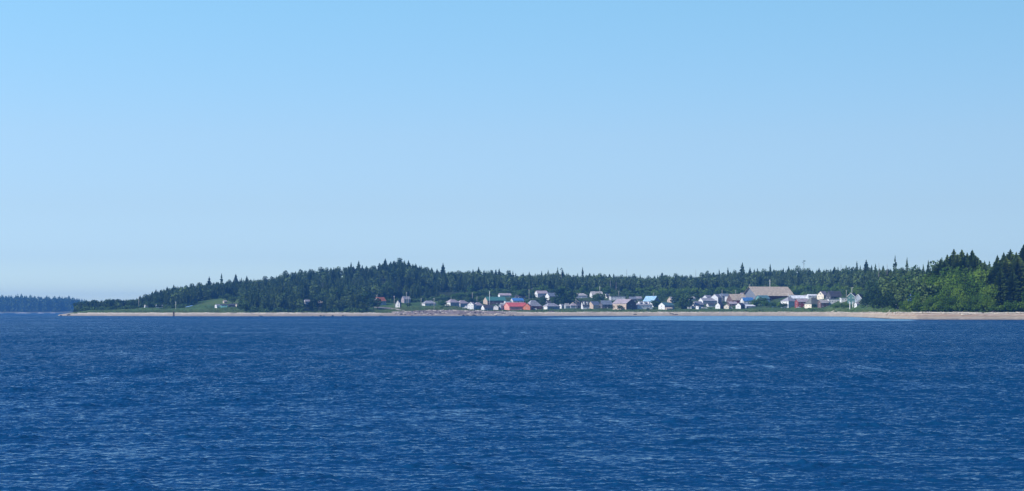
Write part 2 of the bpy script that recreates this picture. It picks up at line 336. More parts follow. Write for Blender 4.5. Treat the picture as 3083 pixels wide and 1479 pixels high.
# ---------------------------------------------------------------- trees
def quads_to_mesh(name, P, mat_, tone=None):
    n = len(P); me = np_mesh(name, P.reshape(-1, 3), np.arange(n*4).reshape(n, 4), mat_)
    if tone is not None:
        a = me.attributes.new('tone', 'FLOAT', 'FACE'); a.data.foreach_set('value', np.asarray(tone, 'f'))
    return me
def conifer_quads(r, H=25., Rr=4.2, levels=24, per=8, shape=1.0, bare=0.06, gap=0.0, blade=0.5, droop=0.35, lean=0.0):
    """spruce crown: rings of drooping sprays, each a flat spray and a hanging curtain"""
    out = []
    zs = np.sort(bare+(1-bare)*(np.arange(levels)+r.random(levels)*0.8)/levels)
    lob = 1+0.13*r.standard_normal(levels)
    for i, z in enumerate(zs):
        rad = Rr*((1-z)**shape)*min(1, (1-z)/0.2)**0.6*np.clip(lob[i], 0.55, 1.5)*(0.75+0.25*min(1, (z-bare)*8+0.3))+0.25
        for j in range(per):
            if r.random() < gap: continue
            a = 2*math.pi*(j+r.random()*0.9)/per+i*1.3; l = rad*(0.55+0.65*r.random()); zc = z*H
            d = np.array([math.cos(a), math.sin(a), 0]); s = np.array([-d[1], d[0], 0]); wv = l*blade*(0.7+0.6*r.random())
            base = np.array([lean*z*z, 0, zc]); dr = droop*(1.2-z*1.3)
            mid = base+d*l*0.55+np.array([0, 0, -l*dr*0.4]); tip = base+d*l+np.array([0, 0, -l*dr*(0.6+0.5*r.random())])
            tw = np.array([0, 0, wv*0.35*(r.random()-0.5)])
            out.append([base+[0,0,0.4], mid+s*wv*0.5+tw, tip, mid-s*wv*0.5-tw])
            hh = (0.35+0.35*r.random())*max(H/levels*1.5, 0.9)
            out.append([base+d*l*0.12+[0,0,0.5], tip+s*wv*0.2+[0,0,0.15], tip-s*wv*0.2-[0,0,hh*0.7], base+d*l*0.3-[0,0,hh*1.5]])
    top = H*1.0
    for k in range(3):
        a = r.random()*6.28; d = np.array([math.cos(a), math.sin(a), 0])*0.35; o = np.array([lean, 0, 0])
        out.append([o+[0,0,top-2.2]-d*1.5, o+[0,0,top-1.5]+d, o+[0,0,top+0.8], o+[0,0,top-0.8]-d*0.6])
    return np.array(out)
def leaf_quads(r, lobes, n, size):
    """broadleaf crown: leaf clumps through the outer volume of several lobes"""
    out = np.empty((n, 4, 3)); vol = np.array([l[3]*l[4] for l in lobes]); vol = vol/vol.sum()
    pick = r.choice(len(lobes), n, p=vol); L = np.array(lobes)[pick]
    d = r.standard_normal((n, 3)); d /= np.linalg.norm(d, axis=1)[:, None]; rad = 0.55+0.5*r.random(n)**0.6
    c = L[:, :3]+d*rad[:, None]*np.stack([L[:, 3], L[:, 3], L[:, 4]], 1)
    nn = d+0.7*r.standard_normal((n, 3))+np.array([0, 0, 0.3]); nn /= np.linalg.norm(nn, axis=1)[:, None]
    u = np.cross(nn, r.standard_normal((n, 3))); u /= np.linalg.norm(u, axis=1)[:, None]; v = np.cross(nn, u)
    s = size*(0.5+0.9*r.random(n))[:, None]
    e = lambda: (0.8+0.4*r.random(n))[:, None]
    out[:, 0] = c+u*s*e(); out[:, 1] = c+v*s*e()*0.75; out[:, 2] = c-u*s*e(); out[:, 3] = c-v*s*e()*0.75
    return out
def lobes_for(r, H, W, n):
    L = [(0, 0, H*0.6, W*0.36, H*0.36)]
    for i in range(n):
        a = i*2.4+r.random(); q = 0.25+0.35*r.random(); z = 0.3+0.5*r.random()
        L.append((math.cos(a)*W*q*0.8, math.sin(a)*W*q*0.8, H*z, W*(0.16+0.12*r.random()), H*(0.13+0.1*r.random())))
    return L
def trunk_mesh(name, H, r0, lean=0.0, limbs=0, r=None):
    mb = MB(); mb.tube([(0,0,-1.0),(0,0,H*0.3),(lean*0.25,0,H*0.6),(lean,0,H)], [r0*1.2, r0*0.85, r0*0.5, r0*0.08], 6)
    for i in range(limbs):
        z = H*(0.3+0.55*i/limbs); a = i*2.4; l = H*0.22*(1.1-z/H)
        mb.tube([(0,0,z),(math.cos(a)*l*0.5,math.sin(a)*l*0.5,z+l*0.35),(math.cos(a)*l,math.sin(a)*l,z+l*0.9)], [r0*0.4,r0*0.25,r0*0.06], 4)
    return mb.mesh(name, [M['bark']], True)
rr = np.random.default_rng(11)
KINDS = {}                                        # kind -> list of (crown mesh, trunk mesh, nominal height)
def add_kind(kind, quads, H, m, r0, lean=0, limbs=0):
    KINDS.setdefault(kind, []).append((quads_to_mesh(kind+'_crown', quads, m), trunk_mesh(kind+'_trunk', H*0.97, r0, lean, limbs), H, quads))
for i in range(5): add_kind('spruce', conifer_quads(rr, 25, 4.6+0.5*(i%3), 26, 10, [0.62,0.75,0.5,0.7,0.85][i], droop=0.3), 25, M['spruce'], 0.4)
for i in range(4):
    Hh = 25; lb = [(0,0,Hh*0.55,4.2,Hh*0.36),(0.3,0.2,Hh*0.85,2.6+0.5*(i%2),Hh*0.12)]
    for j in range(9):
        a = j*2.4+rr.random(); z_ = 0.25+0.55*j/9; q_ = 3.6*(1.15-z_*0.7); lb.append((math.cos(a)*q_, math.sin(a)*q_, Hh*z_, 2.4, 1.9))
    add_kind('round', leaf_quads(rr, lb, 900, 0.62), Hh, M['spruce'], 0.45)
for i in range(3): add_kind('narrow', conifer_quads(rr, 25, 3.1, 26, 8, 0.7, gap=0.1), 25, M['spruce'], 0.3)
for i in range(3): add_kind('sparse', conifer_quads(rr, 25, 3.6, 17, 6, 0.8, gap=0.3, blade=0.32, droop=0.2, bare=0.15), 25, M['spruce'], 0.32)
for i in range(3): add_kind('big', conifer_quads(rr, 46, 9.5+i, 60, 22, [0.58,0.66,0.52][i], blade=0.24, droop=0.2, bare=0.03), 46, M['sitka'], 0.8)
for i in range(4):
    Wd = [9,11,8,10][i]; add_kind('alder', leaf_quads(rr, lobes_for(rr, 12, Wd, 8), 620, 0.62), 12, M['alder'], 0.22, 0.3, 5)
for i in range(3): add_kind('scrub', leaf_quads(rr, lobes_for(rr, 12, 10, 8), 620, 0.62), 12, M['scrub'], 0.25, 0.3, 5)
for i in range(4): add_kind('tallalder', leaf_quads(rr, lobes_for(rr, 22, 13, 16), 2300, 0.5), 22, M['alder'], 0.3, 0.5, 7)
for i in range(3): add_kind('bush', leaf_quads(rr, [(0,0,1.2,1.9,1.3),(1.4,0.3,0.9,1.2,0.9),(-1.3,-0.4,0.8,1.2,0.9)], 200, 0.34), 2.6, M['alder'] if i < 2 else M['scrub'], 0.06, 0, 3)
M['thicket'] = foliage_mat('thicket_leaves', (0.009,0.022,0.010), (0.018,0.040,0.015), (0.038,0.070,0.022), 0.2, 0.06)
for i in range(3): add_kind('thicket', leaf_quads(rr, lobes_for(rr, 14, 13, 10), 1100, 0.6), 14, M['thicket'], 0.3, 0.3, 5)
NAMES = dict(thicket='broadleaf_tree', spruce='spruce_tree', round='spruce_tree', narrow='spruce_tree', sparse='spruce_tree', big='spruce_tree', alder='alder_tree', tallalder='alder_tree', scrub='broadleaf_tree', bush='bush')
placed = []
def tree(kind, x, D, H, label, group=None, wscale=1.0, var=None, cat=None, zoff=0):
    v = KINDS[kind]; cm, tm, h0, _ = v[random.randrange(len(v)) if var is None else var]
    z = gz(x, D)-0.2+zoff
    cat = cat or ('shrub' if kind == 'bush' else 'tree')
    t = empty(NAMES[kind], (PX(x, D), D, z), random.random()*6.28, label, cat, group)
    s = H/h0; ws = s**0.6*wscale if kind not in ('big', 'bush') else s*wscale
    t.scale = (ws, ws, s)
    link(bpy.data.objects.new('trunk', tm), t); link(bpy.data.objects.new('crown', cm), t)
    placed.append((PX(x, D), D)); return t
def tree_to(kind, x, ytop, t, label, group=None, **k):
    """plant a tree t metres behind the shoreline whose top shows on photo row ytop"""
    D = float(Dsh(x))+t; H = yz(ytop, D)-gz(x, D)
    return tree(kind, x, D, max(H, 3)*0.985, label, group, **k)
SKY = tab([(225,918),(240,906),(280,901),(330,898),(400,899),(430,890),(470,872),(500,866),(520,860),(580,852),(600,850),(660,846),(690,842),(740,838),(790,836),(820,832),(860,814),(905,812),(935,809),(985,803),(1018,800),(1057,797),(1080,792),(1120,800),(1160,786),(1203,780),(1230,788),(1250,794),(1285,803),(1320,812),(1380,815),(1441,808),(1503,813),(1570,824),(1650,818),(1690,816),(1740,826),(1780,822),(1830,824),(1875,826),(1950,830),(2000,822),(2035,822),(2090,827),(2130,820),(2166,816),(2200,810),(2258,808),(2300,808),(2373,806),(2420,806),(2465,810),(2520,805),(2580,803),(2620,802),(2700,806),(2760,804),(2830,800),(2900,790),(3100,790),(4300,790)])
sky_y = lambda x: float(np.interp(x, *SKY))
# -- skyline trees one can tell apart: (kind, column, top row, metres behind shore, label)
SPECIAL = [
 ('narrow',667,822,520,'thin spruce with a bare-looking tip standing above the left hillside'),
 ('spruce',630,832,500,'pointed dark spruce at the left end of the hill, left of the thin-topped one'),
 ('spruce',710,824,560,'short pointed spruce right of the thin-topped tree on the left hill'),
 ('round',860,811,560,'round-headed tree breaking the skyline above the beach cabins'),
 ('round',905,808,570,'round-headed tree just right of the first round head on the hill skyline'),
 ('narrow',1057,788,570,'narrow dark spruce left of the tall cone on the hill crest'),
 ('spruce',1080,784,575,'tall cone-shaped spruce left of the hill summit'),
 ('spruce',1160,777,580,'flat-topped spruce on the hill crest, left of the highest tree'),
 ('round',1203,773,590,'highest tree on the hill summit, with a broad blunt head'),
 ('spruce',1230,782,585,'pointed spruce just right of the highest tree on the hill'),
 ('spruce',1334,791,520,'lone dark fir with upswept branches right of the hill, above the first village houses'),
 ('spruce',1441,802,560,'pointed spruce on the ridge above the white gabled house'),
 ('spruce',1503,807,560,'pointed spruce on the ridge above the green roof'),
 ('sparse',1679,803,560,'thin open-crowned tree on the ridge left of the tall spindly spruce'),
 ('sparse',1754,803,560,'tall spindly spruce with short branches above the middle of the village'),
 ('spruce',2235,789,560,'tall ragged spruce rising over the ridge left of the big hall'),
 ('narrow',2319,793,540,'slender spruce with a spike top directly behind the big hall roof'),
 ('round',2402,796,540,'small tufted tree with a bare stem right of the big hall'),
 ('spruce',2608,781,560,'broad pointed spruce with open branches at the right of the ridge'),
 ('narrow',2580,785,560,'narrow dark spruce left of the broad open-branched one on the ridge'),
 ('sparse',2695,768,620,'tallest spindly spruce on the right of the ridge, with a long thin tip'),
 ('sparse',2731,774,600,'second spindly spruce, right of the tallest one on the ridge'),
 ('narrow',2795,782,480,'thin spike-topped spruce just left of the big spruce clump'),
]
for k, x, yt, t, lb in SPECIAL: tree_to(k, x, yt, t, lb, wscale=1.35 if k in ('spruce','round') else 1.15)
SKYL = [(240,905,'a'),(262,902,'a'),(283,900,'a'),(305,901,'s'),(333,897,'a'),(352,897,'a'),(372,900,'s'),(402,898,'a'),(423,888,'s'),(437,882,'r'),(457,875,'s'),(470,869,'s'),(485,871,'s'),(502,861,'s'),
 (524,855,'s'),(545,861,'r'),(578,850,'r'),(601,847,'r'),(655,846,'r'),(690,838,'r'),(727,834,'n'),(742,828,'s'),(765,841,'r'),(785,839,'r'),(800,828,'r'),(818,829,'r'),(840,829,'s'),(880,816,'r'),
 (922,812,'r'),(935,806,'r'),(967,799,'r'),(984,801,'r'),(1003,807,'s'),(1019,798,'s'),(1037,801,'s'),(1105,800,'n'),(1122,796,'r'),(1143,790,'s'),(1177,785,'n'),(1190,785,'s'),(1218,782,'n'),(1251,791,'s'),(1268,797,'n'),(1285,800,'r'),(1301,803,'s'),(1315,807,'s'),
 (1350,817,'s'),(1362,814,'s'),(1379,811,'r'),(1390,822,'s'),(1412,810,'r'),(1424,808,'s'),(1456,810,'s'),(1479,809,'s'),(1493,809,'s'),(1531,809,'s'),(1543,813,'n'),(1552,821,'n'),(1575,819,'s'),(1594,816,'s'),(1618,822,'n'),(1632,814,'n'),(1651,810,'n'),(1665,818,'r'),(1695,809,'s'),
 (1706,821,'n'),(1728,824,'r'),(1740,820,'n'),(1777,820,'s'),(1789,821,'s'),(1806,819,'s'),(1821,821,'r'),(1835,823,'s'),(1848,822,'s'),(1873,823,'r'),(1908,820,'s'),(1926,824,'n'),(1950,826,'s'),(1970,828,'n'),(1993,818,'s'),(2007,824,'s'),(2035,818,'r'),
 (2052,825,'r'),(2067,826,'r'),(2082,823,'s'),(2112,816,'r'),(2129,811,'s'),(2148,818,'s'),(2166,809,'n'),(2192,803,'n'),(2180,816,'r'),(2213,808,'s'),(2258,803,'s'),(2270,809,'n'),(2281,805,'s'),(2299,804,'r'),(2335,810,'s'),(2357,805,'s'),(2374,799,'s'),
 (2388,806,'s'),(2420,803,'r'),(2435,803,'r'),(2465,804,'s'),(2487,807,'n'),(2513,801,'s'),(2523,801,'n'),(2547,796,'n'),(2557,800,'s'),(2567,799,'s'),(2590,797,'n'),(2623,795,'n'),(2635,792,'n'),(2659,797,'s'),(2672,806,'r'),(2715,800,'r'),(2745,800,'r'),(2756,794,'s'),(2769,801,'n'),(2780,794,'n'),(2812,797,'s')]
KM = dict(s='spruce', r='round', n='narrow', a='scrub')
def zone_name(x):
    return ('low dark trees on the tip of the spit', 'dark conifers along the skyline of the left hill', 'dark conifers along the low ridge behind the village')[0 if x < 415 else 1 if x < 1330 else 2]
ZL = {'low dark trees on the tip of the spit':'low bushy dark tree above the dune grass at the tip of the spit',
      'dark conifers along the skyline of the left hill':'dark conifer standing against the sky on the wooded left hill',
      'dark conifers along the low ridge behind the village':'dark conifer standing against the sky on the low ridge behind the village'}
for x, yt, k in SKYL:
    z = zone_name(x); t = random.uniform(150, 200) if x < 415 else float(np.interp(x, [415,600,2650,2820], [300,540,560,470]))+random.uniform(-30, 30)
    kk = KM[k]
    if x > 1330 and kk == 'spruce' and random.random() < 0.4: kk = random.choice(['round','scrub'])
    if 415 < x < 1330: kk = random.choice(['round','spruce','spruce']) if kk == 'spruce' else kk
    tree_to(kk, x+random.uniform(-1.5, 1.5), yt+1, t, ZL[z], z, wscale=1.35 if x < 1330 and kk != 'narrow' else 1.12)
# -- dead trees on the ridge
def snag(x, ytop, t, label, H=None, branches=10, tuft=0):
    D = float(Dsh(x))+t; z = gz(x, D); H = yz(ytop, D)-z
    e = empty('dead_tree', (PX(x, D), D, z), random.random()*6, label, 'dead tree')
    mb = MB(); mb.tube([(0,0,-1),(0.2,0,H*0.4),(-0.1,0.1,H*0.75),(0.1,0,H)], [0.55,0.42,0.28,0.10], 6); mb.build('trunk', M['deadwood'], e, True)
    for i in range(branches):
        a = random.random()*6.28; zz = H*(0.5+0.48*i/branches); l = random.uniform(1.0, 3.0)*(1.3-zz/H)
        mb = MB(); mb.tube([(0,0,zz),(math.cos(a)*l*0.6,math.sin(a)*l*0.6,zz+0.1*l),(math.cos(a)*l,math.sin(a)*l,zz+0.5*l)], [0.14,0.10,0.04], 4); mb.build('branch', M['deadwood'], e, True)
    if tuft:
        q = leaf_quads(rr, [(0.8,0,H*0.96,tuft,tuft*0.5),(-1.4,0.5,H*0.9,tuft*0.8,tuft*0.4),(0.9,-0.4,H*0.84,tuft*0.6,tuft*0.35)], 80, 0.42)
        link(bpy.data.objects.new('crown', quads_to_mesh('tuft_crown', q, M['scrub'])), e)
    placed.append((PX(x, D), D))
snag(1887,809,540,'bare grey spike of a dead tree above the village right of the spindly spruce')
snag(2095,812,560,'thin dead trunk on the ridge left of the ragged tall spruce')
snag(2420,783,560,'leaning dead tree with a windblown thin crown above the ridge right of the hall', branches=16, tuft=2.6)
snag(2532,795,540,'short bare dead spike on the ridge right of the windblown dead tree')
snag(2671,793,520,'thin bare pole-like dead tree left of the tallest spindly spruce', branches=4)
snag(2646,791,520,'slim grey dead spike right of the broad open-branched spruce', branches=4)
snag(1690,806,540,'flat-topped half-dead tree left of the tall spindly spruce', branches=9, tuft=1.7)
snag(1602,868,430,'grey dead trunk among the trees behind the blue-roofed house')
snag(1838,842,420,'pale bare trunk in the woods above the brown barn-like house', branches=5)
snag(1855,848,410,'pale bare trunk right beside another above the brown barn-like house', branches=5)

# -- the big trees close by on the right
for x, yt, t, lb, sc in [
 (2832,776,170,'leftmost lower spruce of the big dark clump above the alders',0.9),(2852,763,165,'second spruce from the left in the big dark clump above the alders',0.9),
 (2872,747,175,'tallest left spruce of the big dark clump above the alders',1.0),(2896,748,180,'middle pointed spruce of the big dark clump above the alders',1.0),
 (2927,749,170,'right pointed spruce of the big dark clump above the alders',1.0),(2944,772,160,'lower right spruce with long side boughs on the big dark clump',1.05),
 (2912,758,185,'spruce tucked between the middle and right peaks of the big dark clump',0.9),
 (3003,765,120,'leftmost spruce of the dark stand at the right edge of the photo',0.8),(3022,757,130,'second spruce from the left in the dark stand at the right edge',0.85),
 (3042,748,125,'spruce with a forked top in the dark stand at the right edge',0.95),(3060,756,115,'spruce in front of the highest one at the right edge',0.9),
 (3082,733,130,'highest spruce, cut by the right edge of the photo',1.0),(3012,800,88,'low shaggy spruce nearest the beach in the right edge stand',0.8),(3050,808,90,'low spruce with brownish boughs nearest the beach at the right edge',0.9),
 (3110,740,130,'large spruce just beyond the right edge of the photo',1.0)]:
    tree_to('big', x, yt, t, lb, wscale=sc*1.5)
for x, yt, t, lb in [(2845,782,150,'broad low spruce filling the left flank of the big dark clump'),(2862,768,158,'broad spruce filling the left shoulder of the big dark clump'),(2884,762,160,'broad spruce filling the gap between the left and middle peaks of the clump'),
 (2905,766,158,'broad spruce filling the middle of the big dark clump'),(2938,768,160,'broad spruce filling the right shoulder of the big dark clump'),(2820,800,150,'lowest broad spruce at the left foot of the big dark clump'),
 (3012,782,100,'broad spruce filling the left flank of the right edge stand'),(3030,774,105,'broad spruce filling the middle of the right edge stand'),(3066,768,105,'broad spruce filling the right flank of the right edge stand'),(3000,800,100,'lowest broad spruce at the left foot of the right edge stand')]:
    tree_to('big', x, yt, t, lb, wscale=2.0)
for i in range(9):
    tree_to('big', 3150+i*75, 745+random.uniform(-14, 18), random.uniform(100, 160), 'tall dark spruce beyond the right edge of the view', 'spruces beyond the right edge')
G = 'alders on the slope above the right beach'
for x, yt, t in [(2955,808,120),(2930,800,130),(2978,802,135),(2905,812,120),(2945,795,150),(2970,840,95),(2925,838,95),(2880,825,110),(2855,818,120),(2890,850,90),(2850,856,88),(2825,842,105),(2800,848,100),(2832,880,75),(2870,885,72),(2905,880,74),(2940,876,73),(2965,880,70),(2985,850,84),(2800,885,80),(2775,868,95),(2982,895,66),(2860,795,140),(2885,796,145),(2915,797,142),(2830,815,125),(2808,822,125)]:
    tree_to('tallalder', x, yt, t, 'leafy light green alder on the slope above the right beach', G, wscale=1.0)
for x in (2745,2760,2790,2815,2850,2885,2915,2940,2990,3012,3032,3055,3075):
    tree_to('alder', x+random.uniform(-5, 5), 908+random.uniform(-8, 10), 64+random.uniform(-4, 5), 'low green alder bush at the back of the right beach', 'alder bushes behind the right beach', wscale=1.2)
for i in range(10):
    tree_to('tallalder', 3110+i*70, 840+random.uniform(-20, 20), random.uniform(80, 100), 'leafy alder beyond the right edge of the view', 'alders beyond the right edge')
# dark broadleaf trees at the right end of the village
for x, yt, t in [(2612,888,150),(2628,872,200),(2645,862,230),(2660,858,240),(2640,880,160),(2660,872,190),(2678,868,200),(2690,850,260),(2672,885,130),(2692,880,140),(2700,868,190),(2656,892,110),(2640,898,110),(2680,896,112),(2700,900,100)]:
    tree_to('thicket', x, yt, t, 'dark broad tree in the thicket at the right end of the village', 'dark trees at the right end of the village', wscale=1.3)
for x, yt, t in [(2718,838,300),(2732,826,345),(2746,832,350),(2762,822,345),(2780,830,200),(2715,858,250),(2750,850,340),(2790,842,160),(2705,830,330),(2778,855,160),(2690,836,330),(2668,835,350),(2640,840,360),(2655,846,320),(2625,850,340),(2795,815,230),(2815,812,220)]:
    tree_to('scrub', x, yt, t, 'dark bushy tree behind the blue-fronted house in the trees', 'dark trees around the blue-fronted house', wscale=1.5)
for x, yt, t in [(2722,905,84),(2735,901,90),(2750,898,96),(2765,900,88),(2775,893,98),(2728,915,70),(2742,916,68)]:
    tree_to('alder', x, yt, t, 'green bush below the blue-fronted house in the trees', 'bushes below the blue-fronted house')

# -- village trees standing between the houses: (kind, column, top row, base row, label)
for k, x, yt, yb, lb, ws in [
 ('scrub',1690,865,915,'dark tree with a rounded crown left of the pair in the village centre',1.3),('scrub',1706,862,920,'tall dark village tree left of the two white dormers',1.4),
 ('scrub',1722,872,922,'dark tree on the right of the village-centre clump',1.2),('scrub',1698,888,924,'lower dark tree in front of the village-centre clump',1.2),
 ('scrub',1806,880,922,'dark tree with a bare trunk behind the tan and blue-grey house',1.3),('scrub',1793,886,916,'smaller dark tree left of the one with a bare trunk',1.1),
 ('scrub',1850,914,932,'dark rounded bush against the brown barn-like house',1.5),('scrub',1866,918,933,'second dark bush, at the front corner of the brown barn-like house',1.2),
 ('scrub',1972,902,930,'conical dark bush beside the pale-blue roof',1.2),('scrub',1985,908,926,'bush between the blue-roofed house and the small white gable',1.0),
 ('scrub',2044,884,928,'left tree of the big dark pair right of the teal-grey shed',1.4),('scrub',2062,880,930,'right and taller tree of the big dark pair right of the teal-grey shed',1.5),
 ('scrub',2076,896,930,'lower dark tree at the right foot of the big dark pair',1.1),('scrub',2052,902,931,'dark bush in front of the big dark pair of trees',1.2),
 ('alder',2272,898,924,'green tree left of the hall front, behind the slanted pale roof',1.3),('alder',2290,892,922,'green tree in front of the big hall wall',1.4),
 ('alder',2308,903,926,'round green tree in front of the big hall, right of its neighbour',1.3),('alder',2330,906,927,'green bush between the hall and the white-fronted house',1.5),
 ('alder',2348,908,928,'light green bush at the corner of the white-fronted house',1.3),('scrub',2360,912,928,'dark bush in front of the white-fronted house',1.1),
 ('scrub',1668,892,925,'dark tree right of the twin grey-roofed back houses',1.1),('scrub',1636,888,918,'dark tree in front of the twin grey-roofed back houses',1.2),
 ('alder',1424,898,912,'light green bush on the slope above the white gabled house',1.5),('scrub',1600,878,906,'dark tree between the blue roof and the grey hipped roof',1.2),
 ('scrub',1230,912,926,'dark bush right of the white A-frame hut',1.1),('scrub',1124,894,932,'dark tree hiding the left end of the orange-roofed house',1.3),
 ('scrub',1136,905,930,'dark bush at the foot of the orange-roofed house',1.1),('alder',1335,905,925,'green bush left of the first grey-roofed house',1.4),
 ('alder',2540,908,928,'low green bush in front of the row of white sheds',1.8),('alder',2515,914,929,'low green bush right of the brown shed',1.6),
 ('scrub',2452,914,927,'small dark bush in front of the olive-roofed house',0.9),('scrub',1570,882,900,'dark tree behind the blue roof',1.2),
 ('scrub',2012,874,900,'dark tree behind the tan house at the village back',1.2),('alder',2128,872,896,'green tree behind the stacked grey roofs',1.3),
 ('scrub',447,906,928,'dark bush between the two small roofs near the spit',1.4),('scrub',480,910,931,'dark bush right of the small white roof near the spit',1.0),
 ('scrub',676,889,903,'dark tree on the crest of the grass mound',1.4),('scrub',688,884,901,'taller dark tree on the crest of the grass mound',1.3),('scrub',700,892,915,'dark tree over the row of huts at the grass mound',1.4),('scrub',727,908,938,'dark tree right of the huts, standing near the beach',0.9),
 ('scrub',737,900,938,'dark pointed tree beside the beach at the end of the grass mound',1.2)]:
    D = gD(x, yb); tree(k, x, D, (yb-yt)/F*D, lb, wscale=ws)
# -- belt of light green alders behind the village
G = 'light green alders at the edge of the woods behind the village'
for i in range(92):
    x = random.uniform(1840, 2600) if i < 74 else random.uniform(1400, 1840); t = random.uniform(345, 430)
    D = float(Dsh(x))+t
    if 2225 < x < 2400: t = random.uniform(395, 440); D = float(Dsh(x))+t
    tree('alder', x, D, random.uniform(8, 14), 'light green alder in the leafy belt between the village and the conifers', G, 1.1)
# -- the wooded hillside: single conifers, nearest first; the rest of the wood is one mass
cnt = 0; pts = []
GAPS = [(917,935,917),(957,970,925),(1023,1030,916),(1108,1117,923),(2730,2762,906)]
GAPS = [(a, b, gD((a+b)/2, y)) for a, b, y in GAPS]
def blocked(x, D): return any(a-3 < x < b+3 and D < dh+3 for a, b, dh in GAPS)
r2 = random.Random(5)
def free(X, D, dm):
    return all((X-a)**2+(D-b)**2*0.8 > dm*dm for a, b in pts[-400:])
G1 = 'conifers down the front of the wooded left hill'; G2 = 'conifers at the front edge of the woods behind the village'
tries = 0
while cnt < 118 and tries < 5000:
    tries += 1
    x = r2.uniform(450, 1320)
    fs = float(forest_start(x)); t = fs+abs(r2.gauss(0, 90))+4
    D = float(Dsh(x))+t
    if t > 540 or not free(PX(x, D), D, 8.5) or blocked(x, D): continue
    H = min(r2.uniform(14, 25), (yz(sky_y(x)+5, D)-gz(x, D)))
    if t < fs+30: H *= 0.8
    if H < 8: continue
    k = r2.choice(['spruce','spruce','spruce','spruce','round','round','scrub'])
    tree(k, x, D, H, ('dark conifer' if k != 'scrub' else 'dark broadleaf tree')+' on the lower slope of the wooded left hill above the beach', G1 if k != 'scrub' else 'broadleaf trees on the wooded left hill', 1.1); pts.append((PX(x, D), D)); cnt += 1
c2 = 0; tries = 0
while c2 < 50 and tries < 5000:
    tries += 1
    x = r2.uniform(1330, 2650); t = 440+abs(r2.gauss(0, 40)); D = float(Dsh(x))+t
    if not free(PX(x, D), D, 9): continue
    H = min(r2.uniform(18, 27), (yz(sky_y(x)+6, D)-gz(x, D)))
    if H < 8: continue
    tree(r2.choice(['spruce','narrow','spruce','round','sparse']), x, D, H, 'dark conifer at the front edge of the woods behind the village', G2, 1.05); pts.append((PX(x, D), D)); c2 += 1
# -- forest mass (nobody could count it)
def scatter(name, protos, spots, mat_, label, cat):
    P = []; T = []
    for (X, Y, Z, H, ws, tone) in spots:
        q, h0 = protos[r2.randrange(len(protos))]; a = r2.random()*6.28; ca_, sa = math.cos(a), math.sin(a)
        s = H/h0; v = q.reshape(-1, 3)
        o = np.stack([(v[:,0]*ca_-v[:,1]*sa)*s*ws+X, (v[:,0]*sa+v[:,1]*ca_)*s*ws+Y, v[:,2]*s+Z], 1)
        P.append(o.reshape(-1, 4, 3)); T.append(np.full(len(q), tone))
    o = link(bpy.data.objects.new(name, quads_to_mesh(name, np.concatenate(P), mat_, np.concatenate(T))))
    return props(o, label, cat, kind='stuff')
light = []
for i in range(3): light.append((leaf_quads(rr, lobes_for(rr, 22, 10, 7), 300, 1.0), 22.))
hill_l = [(conifer_quads(rr, 25, [6.0,6.5,5.5,6.2][i], 18, 10, [0.6,0.7,0.55,0.65][i], droop=0.2, blade=0.6), 25.) for i in range(4)]
hill_l += [(conifer_quads(rr, 25, [5.0,5.6,4.6,5.2][i], 20, 10, [0.8,0.75,0.9,0.7][i], droop=0.25, blade=0.5), 25.) for i in range(4)]
hill_l += [(leaf_quads(rr, lobes_for(rr, 22, 12, 8), 420, 0.9), 22.) for i in range(2)]
spots_h = []
for i in range(6): light.append((conifer_quads(rr, 25, [4.6,5.5,5.0,5.8,4.6,4.2][i], 18, 8, [0.65,0.6,0.7,0.6,0.75,0.9][i], droop=0.25, blade=0.55), 25.))
spots = []; grid = {}
for i in range(60000):
    x = r2.uniform(225, 4200)
    fs = float(forest_start(x)); lo = fs+10 if x < 1180 or x > 2660 else 440
    if x < 430: hi = 350
    else: hi = 680
    t = r2.uniform(lo, hi); D = float(Dsh(x))+t; X = PX(x, D)
    if (x > 2800 and t < 190) or blocked(x, D): continue
    c = (int(X//9.5), int(D//12)) if x > 1280 else (int(X//11), int(D//13), 1)
    if c in grid: continue
    H = min(r2.uniform(15, 27), yz(sky_y(x)+1+r2.random()*9, D)-gz(x, D))
    if x > 2820: H = r2.uniform(22, 34)
    if H < 7: continue
    grid[c] = 1
    (spots_h if x < 1280 and r2.random() < 0.8 else spots).append((X, D, gz(x, D)-0.3, H, r2.uniform(0.85, 1.35)*(1 if H > 14 else 1.4), r2.random()*0.75))
    if len(spots)+len(spots_h) > 3400: break
print('forest spots', len(spots))
scatter('forest', light, spots, M['spruce'], 'dense dark conifer forest filling the ridge behind the village and single trees', 'forest')
scatter('forest', hill_l, spots_h, M['spruce'], 'dense dark forest of round-headed trees filling the left hill', 'forest')
# undergrowth that closes the forest edge
lt = [(leaf_quads(rr, [(0,0,1.6,2.4,1.8),(1.8,0.5,1.2,1.6,1.3),(-1.6,-0.5,1.3,1.7,1.3)], 90, 0.6), 3.6) for _ in range(4)]
spots = []
for i in range(1500):
    x = r2.uniform(240, 3500); fs = float(forest_start(x)); t = fs+r2.uniform(-5, 45) if r2.random() < 0.75 else fs+r2.uniform(45, 140)
    if 1180 < x < 2600: t += 5
    D = float(Dsh(x))+t
    if blocked(x, D-8): continue
    spots.append((PX(x, D), D, gz(x, D)-0.3, r2.uniform(2.5, 6.5), r2.uniform(0.9, 1.5), r2.random()*0.7))
scatter('undergrowth', lt, spots, M['scrub'], 'dark leafy undergrowth along the foot of the woods', 'undergrowth')
